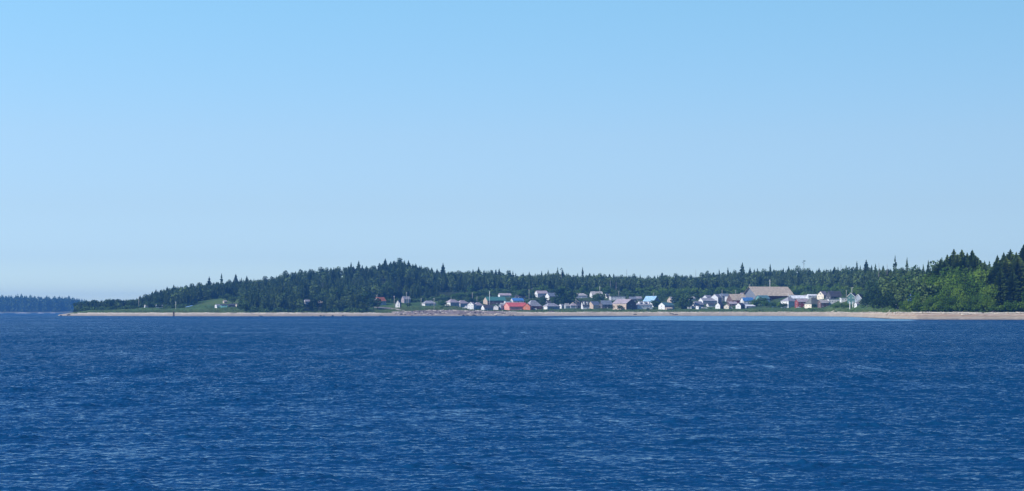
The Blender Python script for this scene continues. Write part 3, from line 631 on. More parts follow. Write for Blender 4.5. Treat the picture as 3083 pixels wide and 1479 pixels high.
# bank grass
lg = []
for k in range(4):
    q = []
    for i in range(7):
        a = random.random()*6.28; bx_, by_ = random.uniform(-1.2, 1.2), random.uniform(-0.8, 0.8); w_ = random.uniform(0.15, 0.35); h_ = random.uniform(0.6, 1.0)
        dx, dy = math.cos(a)*w_, math.sin(a)*w_; l = random.uniform(-0.3, 0.3)
        q.append([(bx_-dx,by_-dy,0),(bx_+dx,by_+dy,0),(bx_+dx*0.5+l,by_+dy*0.5,h_),(bx_-dx*0.5+l,by_-dy*0.5,h_*0.85)])
    lg.append((np.array(q, float), 1.0))
spots = []
for i in range(9000):
    x = r2.uniform(225, 3500); lo = BW+(22 if 1180 < x < 1560 else 2); t = lo+abs(r2.gauss(0, 26)); D = float(Dsh(x))+t
    spots.append((PX(x, D), D, gz(x, D)-0.1, r2.uniform(0.5, 1.2), 1.3, r2.random()*0.6))
scatter('bank_grass', lg, spots, M['grass'], 'rough green grass on the bank above the beach', 'grass')

# ---------------------------------------------------------------- the far shore on the left
fx = np.arange(-2600, 360, 20.0); fD = np.array([6050,6150,6250,6330,6400,6600,6900,7300.])
FX, FD = np.meshgrid(fx, fD); zt = np.array([-2,-0.3,1.5,6,12,22,26,20.])
env = np.clip((340-FX)/110, 0, 1)**0.7
FZ = zt[:, None]*env*(0.9+0.2*vnoise(FX, FD, 300, 9)) - (1-env)*4
V = np.stack([PX(FX, FD), FD, FZ], -1).reshape(-1, 3); nr, nc = FX.shape
idx = np.arange(nr*nc).reshape(nr, nc); Q = np.stack([idx[:-1,:-1], idx[:-1,1:], idx[1:,1:], idx[1:,:-1]], -1).reshape(-1, 4)
props(link(bpy.data.objects.new('far_shore', np_mesh('far_shore', V, Q, mat('far_ground', (0.10,0.11,0.08), 0.9, 0.3, 0.02), True))), kind='structure')
fl = [(conifer_quads(rr, 30, 5.0, 10, 6, [0.4,0.5,0.45][i], droop=0.3, blade=0.8), 30.) for i in range(3)]
spots = []
for i in range(1900):
    x = r2.uniform(-2500, 262); D = r2.uniform(6300, 6600); e = float(np.clip((300-x)/110, 0, 1)**0.7); g0 = np.interp(D, fD, zt)*e
    topz = 6+(938-np.interp(x, [-500,0,150,215,250,300], [886,888,892,896,902,918]))/F*6400+r2.uniform(-5, 4)
    H = min(topz-g0, 52) if r2.random() < 0.93 else topz-g0+5
    if H < 8: continue
    spots.append((PX(x, D), D, g0-0.5, H, r2.uniform(1.2, 1.9), r2.random()*0.5))
scatter('far_forest', fl, spots, M['spruce'], 'hazy blue conifer forest on the far shore at the left', 'forest')
# pale surf and sandbars at the foot of the far shore
for n_, (x0, x1, dd, lb) in enumerate([(-30,12,5900,'thin pale sandbar at the far left below the distant shore'),(42,95,5800,'longest white sandbar below the distant shore'),(110,135,5900,'short pale sandbar below the middle of the distant shore'),(150,168,5950,'small pale sandbar nearest the spit below the distant shore')]):
    mb = MB(); k = 14; pts_t = []
    for i in range(k+1):
        f = i/k; x = x0+(x1-x0)*f; wv = 22*math.sin(math.pi*f)+1; pts_t.append((PX(x, dd), dd-wv, dd+wv, 1.6*math.sin(math.pi*f)*(0.8+0.4*random.random())))
    for a, b in zip(pts_t[:-1], pts_t[1:]):
        mb.face([(a[0],a[1],-0.3),(b[0],b[1],-0.3),(b[0],dd,b[3]),(a[0],dd,a[3])]); mb.face([(a[0],dd,a[3]),(b[0],dd,b[3]),(b[0],b[2],-0.3),(a[0],a[2],-0.3)])
    props(mb.build('sandbar', mat('sandbar_sand', (0.6,0.57,0.5), 0.9, 0.15, 0.05)), lb, 'sandbar', 'sandbars below the distant shore')

# ---------------------------------------------------------------- houses
def window_part(root, c, u, n_, w_, h_):
    """window on a wall: c centre, u along the wall, n_ outward"""
    c, u, n_ = Vector(c), Vector(u), Vector(n_); up = Vector((0,0,1)); mb = MB()
    def slab(a0, a1, b0, b1, d0, d1, m):
        p = [c+u*a+up*b+n_*d for (a, b, d) in ((a0,b0,d0),(a1,b0,d0),(a1,b0,d1),(a0,b0,d1),(a0,b1,d0),(a1,b1,d0),(a1,b1,d1),(a0,b1,d1))]; mb.hull8(p, m)
    f = 0.12
    slab(-w_/2, w_/2, -h_/2, -h_/2+f, 0.0, 0.08, 0); slab(-w_/2, w_/2, h_/2-f, h_/2, 0.0, 0.08, 0)
    slab(-w_/2, -w_/2+f, -h_/2+f, h_/2-f, 0.0, 0.08, 0); slab(w_/2-f, w_/2, -h_/2+f, h_/2-f, 0.0, 0.08, 0); slab(-0.04, 0.04, -h_/2+f, h_/2-f, 0.035, 0.075, 0)
    slab(-w_/2+f, w_/2-f, -h_/2+f, h_/2-f, 0.0, 0.03, 1)
    mb.build('window', [M['trim'], M['glass']], root)
HOUSES = []
def house(label, x0, x1, yb, ye, yr, yaw, wall, roof, ratio=1.4, rtype='gable', name='house', cat='house', group=None, win=(2,3), door=True, chim=False, trim=None,
          dormers=0, side=None, porch=False, gwin=False, ov=0.45, ddc='white'):
    """a house whose front bottom edge shows on row yb, eaves on ye, ridge on yr, between columns x0 and x1; yaw turns its gable"""
    if 25 <= abs(yaw) <= 66: yaw += 8 if yaw > 0 else -8
    if x0 > 1320: x0 -= 1.5; x1 += 1.5
    th = R(yaw); xc = (x0+x1)/2; D0 = gD(xc, yb)
    c, s = abs(math.cos(th)), abs(math.sin(th)); Wm = (x1-x0)/F*D0
    w_ = Wm/(c+ratio*s); l_ = w_*ratio; dep = (w_*s+l_*c)/2
    D = D0+dep*0.85; eh = max((yb-ye)/F*D0, 2.0); rh = max((yb-yr)/F*D0, eh+0.5); z0 = gz(xc, D0)
    root = empty(name, (PX(xc, D), D, z0), th, label, cat, group); HOUSES.append((x0, x1, yr, yb, D))
    a, b = w_/2, l_/2; wm = M['w_'+wall]; sm_ = M['w_'+side] if side else wm; mb = MB()  # grey-blue sides on white houses: their shade painted into the siding
    z1 = -1.8
    gab = rtype == 'gable'
    # walls
    for sy in (-1, 1):
        p = [(-a,sy*b,z1),(a,sy*b,z1),(a,sy*b,eh)]+([(0,sy*b,rh-0.02)] if gab else [])+[(-a,sy*b,eh)]
        if rtype == 'shed': p = [(-a,sy*b,z1),(a,sy*b,z1),(a,sy*b,eh),(-a,sy*b,rh)]
        mb.face(p if sy < 0 else p[::-1], 0)
    hl = rh if rtype == 'shed' else eh
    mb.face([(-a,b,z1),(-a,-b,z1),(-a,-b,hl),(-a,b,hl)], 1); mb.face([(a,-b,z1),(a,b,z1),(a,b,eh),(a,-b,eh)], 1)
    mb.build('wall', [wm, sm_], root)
    # roof
    mb = MB(); th_ = 0.22; A, B = a+ov, b+ov
    if gab:
        sl_ = (rh-eh)/a; ze = eh-sl_*ov
        for sx_ in (-1, 1):
            p = [(0,-B,rh),(sx_*A,-B,ze),(sx_*A,B,ze),(0,B,rh)]; q = [(u,v,z+th_) for u, v, z in p]
            if sx_ < 0: p, q = p[::-1], q[::-1]
            mb.hull8(p+q)
    elif rtype == 'hip':
        m_ = min(A, B)*0.85; z_ = eh-0.1
        if B >= A: r0, r1 = (0,-B+m_,rh), (0,B-m_,rh)
        else: r0, r1 = (-A+m_,0,rh), (A-m_,0,rh)
        k = [(-A,-B,z_),(A,-B,z_),(A,B,z_),(-A,B,z_)]; k2 = [(u,v,z+0.15) for u, v, z in k]
        for i in range(4): mb.face([k[i],k[(i+1)%4],k2[(i+1)%4],k2[i]])
        if B >= A:
            mb.face([k2[0],k2[1],r0]); mb.face([k2[1],k2[2],r1,r0]); mb.face([k2[2],k2[3],r1]); mb.face([k2[3],k2[0],r0,r1])
        else:
            mb.face([k2[0],k2[1],r1,r0]); mb.face([k2[1],k2[2],r1]); mb.face([k2[2],k2[3],r0,r1]); mb.face([k2[3],k2[0],r0])
        mb.face(k[::-1])
    elif rtype == 'shed':
        p = [(-A,-B,rh+0.01),(A,-B,eh+0.01),(A,B,eh+0.01),(-A,B,rh+0.01)]; mb.hull8(p+[(u,v,z+th_) for u, v, z in p])
    else:                                          # flat
        mb.box((-A,-B,eh+0.003),(A,B,eh+0.35))
    mb.build('roof', M['r_'+roof], root)
    if trim and gab:                               # barge boards
        mb = MB(); sl_ = (rh-eh)/a; ze = eh-sl_*ov
        for sx_ in (-1, 1):
            mb.hull8([(0,-B-0.08,rh-0.25),(sx_*A,-B-0.08,ze-0.25),(sx_*A,-B-0.003,ze-0.25),(0,-B-0.003,rh-0.25),(0,-B-0.08,rh+0.3),(sx_*A,-B-0.08,ze+0.3),(sx_*A,-B-0.003,ze+0.3),(0,-B-0.003,rh+0.3)])
        mb.build('gable_trim', M['w_'+trim], root)
    # windows and doors on the two sides turned to the camera
    gy = -1 if math.cos(th) > 0 else 1
    sgn = 1 if math.sin(th) < 0 else -1
    floors = 2 if eh > 5.6 else 1
    for fl_ in range(floors):
        zc = eh*(fl_+0.55)/floors; hw = min(1.2, eh/floors*0.42)
        n_ = win[0]
        for i in range(n_): window_part(root, (-a+w_*(i+0.5)/n_, gy*b, zc), (1,0,0), (0,gy,0), min(1.4, w_/n_*0.5), hw)
        n_ = win[1]
        for i in range(n_):
            if door and fl_ == 0 and i == n_//2: continue
            window_part(root, (sgn*a, -b+l_*(i+0.5)/n_, zc), (0,1,0), (sgn,0,0), min(1.6, l_/n_*0.5), hw)
    if gwin and gab: window_part(root, (0, gy*b, eh+(rh-eh)*0.35), (1,0,0), (0,gy,0), w_*0.2, (rh-eh)*0.4)
    if door and win[1] > 0:
        yc = -b+l_*(win[1]//2+0.5)/win[1]; mb = MB(); dh = min(2.05, eh*0.82)
        x_0, x_1 = sorted((sgn*a, sgn*(a+0.07))); mb.box((x_0,yc-0.48,0.05),(x_1,yc+0.48,dh)); d_ = mb.build('door', M['w_'+('brown' if wall in ('white','cream','palegrey') else 'white')], root)
        mb = MB(); x_0, x_1 = sorted((sgn*(a+0.07), sgn*(a+0.13))); mb.box((x_0,yc+0.3,0.95),(x_1,yc+0.38,1.05)); mb.build('handle', M['trim'], d_)
    if chim:
        mb = MB(); cx_, cy_ = -a*0.25, b*0.35; mb.box((cx_-0.4,cy_-0.4,eh),(cx_+0.4,cy_+0.4,rh+1.3)); mb.box((cx_-0.5,cy_-0.5,rh+1.303),(cx_+0.5,cy_+0.5,rh+1.45)); mb.build('chimney', M['w_'+chim], root)
    for i in range(dormers):                       # gabled dormers on the camera side slope
        yc = -b+l_*(i+0.5)/dormers; wd_ = min(1.1, l_/dormers*0.32); zb = eh+(rh-eh)*0.25; xf = sgn*a*0.78; mb = MB(); top_ = zb+(rh-eh)*0.62
        xi, xo = sorted((sgn*a*0.1, xf)); mb.box((xi,yc-wd_,zb),(xo,yc+wd_,top_)); dm = mb.build('dormer', M['w_white'], root)
        mb = MB(); p = [(xi-0.1,yc-wd_-0.2,top_+0.01),(xo+0.1,yc-wd_-0.2,top_+0.01),(xo+0.1,yc,top_+wd_*0.6),(xi-0.1,yc,top_+wd_*0.6)]
        mb.hull8(p+[(u,v,z+0.12) for u, v, z in p]); p = [(xi-0.1,yc,top_+wd_*0.6+0.01),(xo+0.1,yc,top_+wd_*0.6+0.01),(xo+0.1,yc+wd_+0.2,top_+0.01),(xi-0.1,yc+wd_+0.2,top_+0.01)]
        mb.hull8(p+[(u,v,z+0.12) for u, v, z in p]); mb.build('dormer_roof', M['r_'+roof], dm)
    if porch:
        mb = MB(); x_0, x_1 = sorted((sgn*(a+0.01), sgn*(a+2.2))); mb.box((x_0,-b*0.7,eh*0.80),(x_1,b*0.7,eh*0.80+0.18)); mb.build('porch_roof', M['r_'+roof], root)
        for yy in (-b*0.65, 0, b*0.65):
            mb = MB(); xp = sgn*(a+2.05); mb.box((xp-0.07,yy-0.07,-1),(xp+0.07,yy+0.07,eh*0.80-0.003)); mb.build('porch_post', M['trim'], root)
    return root
H_ = house
# front row and back rows, left to right
H_('tiny white cabin on the grass left of a dark bush near the spit',434,447,926,921.5,918,-50,'white','pale',win=(1,1),door=False)
H_('low pale-roofed cabin half behind a dark bush near the spit',468,490,927,922,918,-70,'grey','white',win=(1,2),door=False)
H_('small pinkish hut dug into the top of the grass mound',671,684,913,908,904.5,-40,'tan','pale',win=(1,1),door=False)
H_('turquoise box-like cabin on the grass mound beside the white one',664,684,926,919,916.5,-75,'turq','dark',ratio=1.8,win=(1,2),door=False)
H_('white cabin at the left end of the row on the grass mound',647,663,928,920.5,917,-35,'white','grey',win=(1,1))
H_('dark low shed with light windows on the grass mound',686,709,925,919,916,-70,'dark','dark',ratio=1.8,win=(1,4),door=False)
H_('small tan hut at the right end of the row on the grass mound',709,718,924,918.5,915,-25,'cream','brown',win=(1,1),door=False)
H_('white cabin mostly hidden by trees above the beach, left one of the pair',914,938,917,908,903,-50,'white','grey')
H_('brown and white house in the trees right of the hidden white cabin',950,972,925,912,905,-40,'white','brown',side='brown')
H_('small white shed showing between trees above the long beach',1022,1030,916,911,908,-30,'white','grey',win=(1,1),door=False)
H_('white narrow cabin under the trees left of the orange-roofed house',1107,1117,923,911,907,-30,'white','grey',win=(1,1),door=False)
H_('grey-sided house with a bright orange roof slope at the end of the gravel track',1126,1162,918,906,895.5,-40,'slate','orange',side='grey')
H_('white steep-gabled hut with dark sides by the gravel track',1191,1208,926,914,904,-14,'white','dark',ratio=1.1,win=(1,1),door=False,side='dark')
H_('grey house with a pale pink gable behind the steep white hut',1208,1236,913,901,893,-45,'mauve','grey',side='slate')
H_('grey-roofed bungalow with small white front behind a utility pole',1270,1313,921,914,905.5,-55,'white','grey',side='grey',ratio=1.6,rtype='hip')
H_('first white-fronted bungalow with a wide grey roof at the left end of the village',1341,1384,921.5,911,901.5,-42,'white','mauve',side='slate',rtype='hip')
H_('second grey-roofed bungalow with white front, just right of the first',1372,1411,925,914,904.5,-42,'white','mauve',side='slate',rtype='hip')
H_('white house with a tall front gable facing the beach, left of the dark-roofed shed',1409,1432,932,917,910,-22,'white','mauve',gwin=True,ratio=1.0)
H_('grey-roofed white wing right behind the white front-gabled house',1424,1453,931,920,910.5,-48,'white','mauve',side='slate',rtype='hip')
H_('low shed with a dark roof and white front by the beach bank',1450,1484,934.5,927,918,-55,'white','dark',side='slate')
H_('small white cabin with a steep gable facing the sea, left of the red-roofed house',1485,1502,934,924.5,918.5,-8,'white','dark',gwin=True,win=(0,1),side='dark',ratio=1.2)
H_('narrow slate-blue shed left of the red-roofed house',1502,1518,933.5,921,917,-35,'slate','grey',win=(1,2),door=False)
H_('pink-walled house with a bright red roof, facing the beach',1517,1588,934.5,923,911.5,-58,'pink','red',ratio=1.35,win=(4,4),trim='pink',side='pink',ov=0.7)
H_('low orange-brown wing on the right of the red-roofed house',1577,1600,933.5,923,914.5,-15,'orange','orange',ratio=1.0,win=(1,1),door=False)
H_('long building with a dark green roof behind the small sea-facing gable',1456,1523,917,905.5,894.5,-68,'tan','green',ratio=1.7,win=(1,5),side='brown')
H_('small white-gabled house with a mauve roof above the green-roofed building',1501,1538,897,889.5,883.5,-64,'white','mauve',ratio=1.9,side='teal',win=(1,3))
H_('house with a bright blue roof and white walls above the red-roofed house',1538,1576,912,905.5,898,-62,'white','blue',chim='white',side='palegrey',ratio=1.5)
H_('white flat-roofed annex left of the blue-roofed house',1519,1539,917,906.5,905,-75,'white','dark',rtype='flat',win=(1,3))
H_('wide grey hip-roofed house with dark reddish walls right of the red-roofed house',1580,1630,931.5,922,904,-50,'darkred','grey',rtype='hip',ratio=1.3,side='darkred')
H_('mauve-roofed house at the village back, left one of two',1611,1648,896,884,876,-60,'white','mauve',side='slate')
H_('slate-roofed house with a white porch wall at the village back, right one of two',1643,1678,904,892,882,-50,'white','slate',side='tan')
H_('white-fronted house with a grey roof by the grass, right of the hip-roofed one',1635,1684,932,922.5,913,-52,'white','grey',side='slate',ratio=1.6,rtype='hip')
H_('small bright white cabin left of the dark village-centre trees',1683,1697,929.5,920,916,-25,'white','grey',win=(1,1))
H_('small grey shed under the village-centre trees',1700,1713,929,921,914,-55,'grey','pale',win=(1,1),door=False)
H_('low mauve-roofed cabin right of the village-centre trees',1714,1736,929,920.5,914,-60,'slate','mauve',win=(1,2),rtype='hip')
H_('dark-roofed low shed with a white carport beam',1735,1757,927.5,921,914,-60,'dark','dark',win=(1,2))
H_('white cabin with two tall white dormers near the grass',1751,1773,931,921.5,907,-62,'white','dark',dormers=2,win=(1,2))
H_('tan house with a blue-grey gable roof right of the two white dormers',1771,1807,930,918.5,908,-38,'tan','slate',side='cream')
H_('dark house with a blue-grey roof left of the brown barn-like house',1806,1842,929.5,917,905.5,-60,'dark','slate',ratio=1.5)
H_('brown barn-like house with a tall dark gable and tan lit front',1846,1914,932.5,913.5,901,38,'brown','mauve',ratio=1.15,side='tan',win=(1,2),ov=0.8)  # sunlit wall and shadowed gable painted as two siding colours
H_('white house with a grey roof and three white dormers',1911,1962,931,919.5,907.5,-68,'white','grey',dormers=3,side='white',ratio=1.7,win=(2,4),rtype='hip')
H_('tall house with a pale blue metal roof behind the three-dormer house',1938,1984,925,907.5,892,42,'slate','paleblue',ratio=1.2,side='palegrey',ov=0.8)
H_('small shed with a white gable and teal-grey roof right of the pale blue roof',1983,2030,932.5,920,911.5,-35,'white','teal',side='grey',ratio=2.0,win=(1,2))
H_('tan and white house at the back, left of the big dark pair of trees',2010,2039,912,904,894.5,-40,'tan','pale',side='white')
H_('low grey-roofed house at the village back behind the centre trees',1727,1767,898,890.5,883.5,-72,'grey','pale',ratio=1.8,rtype='hip')
H_('white-fronted house with a pale roof high at the village back',1777,1814,898,887.5,878.5,-65,'white','pale',side='palegrey',ratio=1.5)
H_('small white gable with a dark red side at the village back',1815,1833,898,889.5,884,-20,'white','grey',side='darkred',win=(1,1))
H_('long low house with a flat grey roof at the village back',1835,1881,905,893,888,-76,'palegrey','grey',rtype='flat',ratio=2.6,win=(1,5))
H_('white-gabled house with a sunlit slope, right of the big dark pair of trees',2080,2118,927,917.5,907.5,-42,'white','grey',side='mauve',ratio=1.3,gwin=True)
H_('tiny white square shed in the grass below the sunlit gable',2096,2109,931.5,923,921,-30,'white','grey',rtype='shed',win=(1,1),door=False)
H_('long grey-roofed house with a white end wall above the sunlit gable',2104,2162,916,906.5,897.5,-60,'white','grey',side='slate',ratio=1.8)
H_('pale-roofed house, lowest left of the stacked grey roofs',2117,2143,904,896,889.5,-40,'palegrey','grey',side='slate')
H_('tall pale grey two-storey house in the stack of grey roofs',2141,2173,913,896,886,-28,'palegrey','grey',side='slate',ratio=1.0,win=(2,2))
H_('dark-roofed house tucked right of the tall pale grey one',2164,2196,907,892,885,-60,'slate','slate')
H_('low house with a white-edged flat roof in the stack of grey roofs',2184,2220,909,893,889,-70,'palegrey','grey',rtype='flat',win=(1,3),ratio=1.8)
H_('leftmost white gabled cabin in the front row below the stacked roofs',2155,2178,930,919,911.5,-30,'white','dark',side='dark',ratio=1.3,win=(1,1),door=False)
H_('small cream cabin with a dark doorway between two white gables',2180,2195,930.5,922,916.5,-12,'cream','brown',gwin=False,win=(1,1),side='brown',ratio=1.0)
H_('white gabled cabin with a dark roof, rightmost of the front row gables',2216,2242,930,919.5,912.5,-30,'white','dark',side='dark',ratio=1.4,win=(1,1),door=False)
H_('brown low house between the cream cabin and the rightmost gable',2192,2218,922,915,909,-65,'brown','mauve',win=(1,2))
H_('open lean-to shed with a slanting pale blue metal roof',2243,2272,928,922.5,918,-70,'slate','white',rtype='shed',ratio=1.8,win=(0,0),door=False)
H_('white house with a bright blue roof left of the big hall',2231,2268,915,906,896.5,-70,'white','blue',ratio=1.7,side='white')
H_('brown-roofed house attached left of the big hall',2190,2246,913,904,886,-62,'brown','brown',ratio=1.3,side='darkred')
H_('huge timber hall with a broad tan-brown roof, the largest roof in the village',2244,2382,906,888,863.5,-71,'gableshade','brown',ratio=1.45,side='darkred',name='timber_hall',cat='hall',win=(0,6),ov=3.0)  # gable siding darkened to put the overhang's shade into its colour
H_('low green-roofed porch wing in front of the big hall',2276,2316,912,899.5,890,-55,'teal','teal',ratio=1.4,side='slate')
H_('long building with a bright white flat roof right of the big hall',2379,2461,907,899,890.5,-80,'slate','white',ratio=2.2,win=(1,6),ov=0.8)
H_('grey-roofed house with a bright white front in front of the hall',2352,2400,926.5,907,895,-45,'white','grey',side='palegrey',ratio=1.2,rtype='hip')
H_('dark red house right of the white-fronted one',2395,2434,926,909,901,-72,'darkred','mauve',side='darkred',ratio=1.6,win=(1,3))
H_('house with a wide olive-grey roof beside the dark red house',2424,2474,926.5,916,896.5,-50,'cream','olive',side='tan',ratio=1.4,rtype='hip')
H_('dark brown shed with a pale roof edge right of the olive-roofed house',2464,2493,926.5,912,903,-60,'brown','pale',side='brown',win=(1,2))
H_('pink-white gabled house with a mauve roof at the village back',2460,2494,900,889,877.5,-30,'cream','mauve',side='mauve',ratio=1.3,gwin=True)
H_('large dark slate-roofed house right of the pink-white gable',2488,2534,902,893,877,-60,'dark','dark',ratio=1.3,side='dark')
H_('low white-walled shed below the dark slate roof, left of two',2492,2524,914,901,897,-78,'white','slate',rtype='flat',ratio=2.4,win=(1,4),door=False)
H_('low white-walled shed left of the green-walled house, right of two',2530,2557,909,897.5,894,-78,'white','slate',rtype='flat',ratio=2.2,win=(1,3),door=False)
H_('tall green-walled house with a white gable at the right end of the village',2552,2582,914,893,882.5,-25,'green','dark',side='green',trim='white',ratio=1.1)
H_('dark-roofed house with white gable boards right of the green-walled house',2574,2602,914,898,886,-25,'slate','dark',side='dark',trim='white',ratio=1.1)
H_('blue-fronted house with a white-trimmed gable half hidden in the trees at the right',2731,2761,906,893,881,-20,'blue','grey',side='palegrey',trim='white',gwin=True,win=(3,1),ratio=1.0)
H_('dark-roofed low house peeking out behind the blue roof',1550,1581,901,895,889.5,-65,'dark','dark')
H_('dark gabled roof peeking out behind the white-fronted hip-roofed house',1643,1672,920,912,904.5,-60,'slate','dark')
H_('brown-roofed cabin behind the low mauve-roofed one',1722,1745,917,911,906,-60,'cream','brown',win=(1,2))
H_('dark house behind the three white dormers, left one of two',1893,1915,909,901,894,-60,'dark','slate',win=(1,2))
H_('low grey-roofed shed behind the three white dormers, right one of two',1913,1932,905,899,893,-70,'grey','grey',win=(1,2),door=False)
H_('low pale lean-to at the right end of the big hall',2378,2400,896,889,886,-75,'grey','pale',rtype='flat',win=(0,2),door=False)
H_('raised white-roofed section behind the long white flat roof',2430,2461,899,890.5,887,-78,'palegrey','white',ratio=2.0,win=(1,3))
H_('small pinkish-roofed house against the left gable of the hall',2226,2254,905,893,882,-55,'tan','mauve',win=(1,2))
H_('small teal hut between the trees in front of the hall',2296,2318,921,912,905,-50,'teal','teal',win=(1,2),door=False)
H_('low tan shed in the grass in front of the teal-grey shed',2004,2023,933.5,929.5,926.5,-70,'tan','brown',ratio=1.8,win=(0,2),door=False)
H_('white-roofed house half hidden behind the big dark pair of trees',2071,2092,905,899,894,-50,'white','pale',win=(1,2))
H_('small white shed under the green-walled house',2574,2589,923,915.5,911,-50,'white','grey',win=(1,1),door=False)
H_('low brown outbuilding between the slate-blue shed and the green roof',1505,1530,924,918,913.5,-70,'brown','pale',ratio=1.6,win=(0,2),door=False)
H_('low grey outbuilding left of the brown barn-like house',1832,1850,927,920,915,-65,'grey','grey',win=(1,2),door=False)
H_('small grey boathouse between the second bungalow and the white gable',1400,1414,930,924,920,-30,'grey','slate',win=(1,1),door=False)
H_('low white-walled cabin between the front gables and the stacked roofs',2128,2150,925,918,913,-60,'white','dark',ratio=1.6,win=(1,2))
H_('dark shed between the rightmost front gable and the slanted pale roof',2236,2252,927,919,914,-60,'dark','slate',win=(0,1),door=False)
H_('tiny white pump hut at the edge of the right-hand trees',2699,2714,928,916,911,-40,'white','grey',win=(1,1),door=False)

# green trees and bushes filling the gaps between the back houses and the wood
G = 'bushy green trees filling the gaps between the back houses'; nf = 0
for i in range(4000):
    x = r2.uniform(1320, 2620); t = r2.uniform(170, 360); D = float(Dsh(x))+t; k = r2.choice(['alder','scrub','scrub','alder']); H = r2.uniform(3, 9)
    zg = gz(x, D); yb_ = YH-(zg-HC)/D*F; yt_ = YH-(zg+H-HC)/D*F; hw = H*0.4/D*F; X = PX(x, D)
    if any(x+hw > h[0]-1 and x-hw < h[1]+1 and h[4] > D-4 and yt_ < h[3]-1.5 for h in HOUSES): continue
    if any(x+hw > h[0] and x-hw < h[1] and abs(h[4]-D) < 12 for h in HOUSES): continue
    if any((X-a)**2+(D-b)**2 < 30 for a, b in placed[-130:]): continue
    tree(k, x, D, H, 'bushy green tree filling a gap between the back houses of the village', G, 1.25); nf += 1
    if nf >= 190: break
print('fill', nf)
spots = []
for i in range(6000):
    x = r2.uniform(1325, 2610); t = r2.uniform(140, 370); D = float(Dsh(x))+t; H = r2.uniform(1.6, 4.5)
    zg = gz(x, D); yb_ = YH-(zg-HC)/D*F; yt_ = YH-(zg+H-HC)/D*F; hw = H*0.7/D*F
    if any(x+hw > h[0]-1 and x-hw < h[1]+1 and h[4] > D-6 and yt_ < h[3]-1.0 for h in HOUSES): continue
    if any(x+hw > h[0] and x-hw < h[1] and abs(h[4]-D) < 10 for h in HOUSES): continue
    spots.append((PX(x, D), D, zg-0.3, H, r2.uniform(1.0, 1.6), r2.random()*0.7))
    if len(spots) >= 900: break
print('shrubs', len(spots))
scatter('shrubbery', lt, spots, M['scrub'], 'tangled green shrubbery covering the ground between the back houses', 'shrubbery')
# ---------------------------------------------------------------- vehicles
def vehicle(label, x, yb, L_, H, yaw, col, kind='van', group=None):
    D = gD(x, yb); root = empty(kind, (PX(x, D), D, gz(x, D)+0.05), R(yaw), label, kind.replace('_', ' '), group)
    a, b = L_/2, 0.95; wm = M['w_'+col]; mb = MB()
    prof = {'van':[(-a,0.4),(a,0.4),(a,1.0),(a*0.82,1.15),(a*0.62,H),(-a,H)], 'caravan':[(-a,0.5),(a*0.9,0.5),(a,1.2),(a*0.85,H),(-a*0.9,H),(-a,1.2)],
            'pickup_truck':[(-a,0.45),(a,0.45),(a,1.0),(a*0.45,1.1),(a*0.25,H),(-a*0.15,H),(-a*0.2,1.05),(-a,1.05)]}[kind]
    n = len(prof); k = [(x_,-b,z_) for x_, z_ in prof]; k2 = [(x_,b,z_) for x_, z_ in prof]
    mb.face(k); mb.face(k2[::-1])
    for i in range(n): mb.face([k[(i+1)%n],k[i],k2[i],k2[(i+1)%n]])
    mb.build('body', wm, root)
    for wx_ in ((-a*0.62, a*0.62) if kind != 'caravan' else (0.0,)):
        for sy in (-1, 1):
            mb = MB(); mb.tube([(wx_,sy*(b-0.12),0.36),(wx_,sy*(b+0.06),0.36)], [0.36,0.36], 12); wh = mb.build('wheel', M['rubber'], root)
            mb = MB(); mb.tube([(wx_,sy*(b+0.062),0.36),(wx_,sy*(b+0.09),0.36)], [0.2,0.2], 10); mb.build('rim', M['w_palegrey'], wh)
    for i in range(3 if kind == 'van' else 2):
        mb = MB(); u = -a*0.6+i*a*0.55 if kind != 'pickup_truck' else -a*0.08+i*a*0.2; wd = a*0.4 if kind != 'pickup_truck' else a*0.14
        mb.box((u,-b-0.02,1.2),(u+wd,-b-0.002,H-0.3)); mb.build('window', M['glass'], root)
    if kind == 'caravan':
        mb = MB(); mb.tube([(a*0.95,0,0.5),(a*1.25,0,0.45)], [0.06,0.06], 6); mb.build('tow_bar', M['deadwood'], root)
vehicle('white caravan parked in the grass at the right foot of the big dark tree pair',2076,931,5.6,2.6,8,'white','caravan')
vehicle('white van parked in the grass between the tiny shed and the front-row gables',2118,929.5,5.2,2.1,12,'white')
vehicle('white pickup truck parked just right of the van in the grass',2125,929.8,5.0,1.75,-10,'white','pickup_truck')
vehicle('white van parked between the cream cabin and the rightmost front gable',2200,930,5.4,2.3,5,'white')
vehicle('pale van at the edge of the grass below the right-hand thicket',2711,930,5.0,2.1,15,'white')
vehicle('pale pickup truck in front of the dark red house',2404,928,5.2,1.7,10,'palegrey','pickup_truck')
vehicle('white van parked by the grey hip-roofed house',1611,933,5.0,2.0,-8,'white')
vehicle('small pickup truck on the grass below the white-gabled shed',1398,929,4.8,1.7,5,'white','pickup_truck')
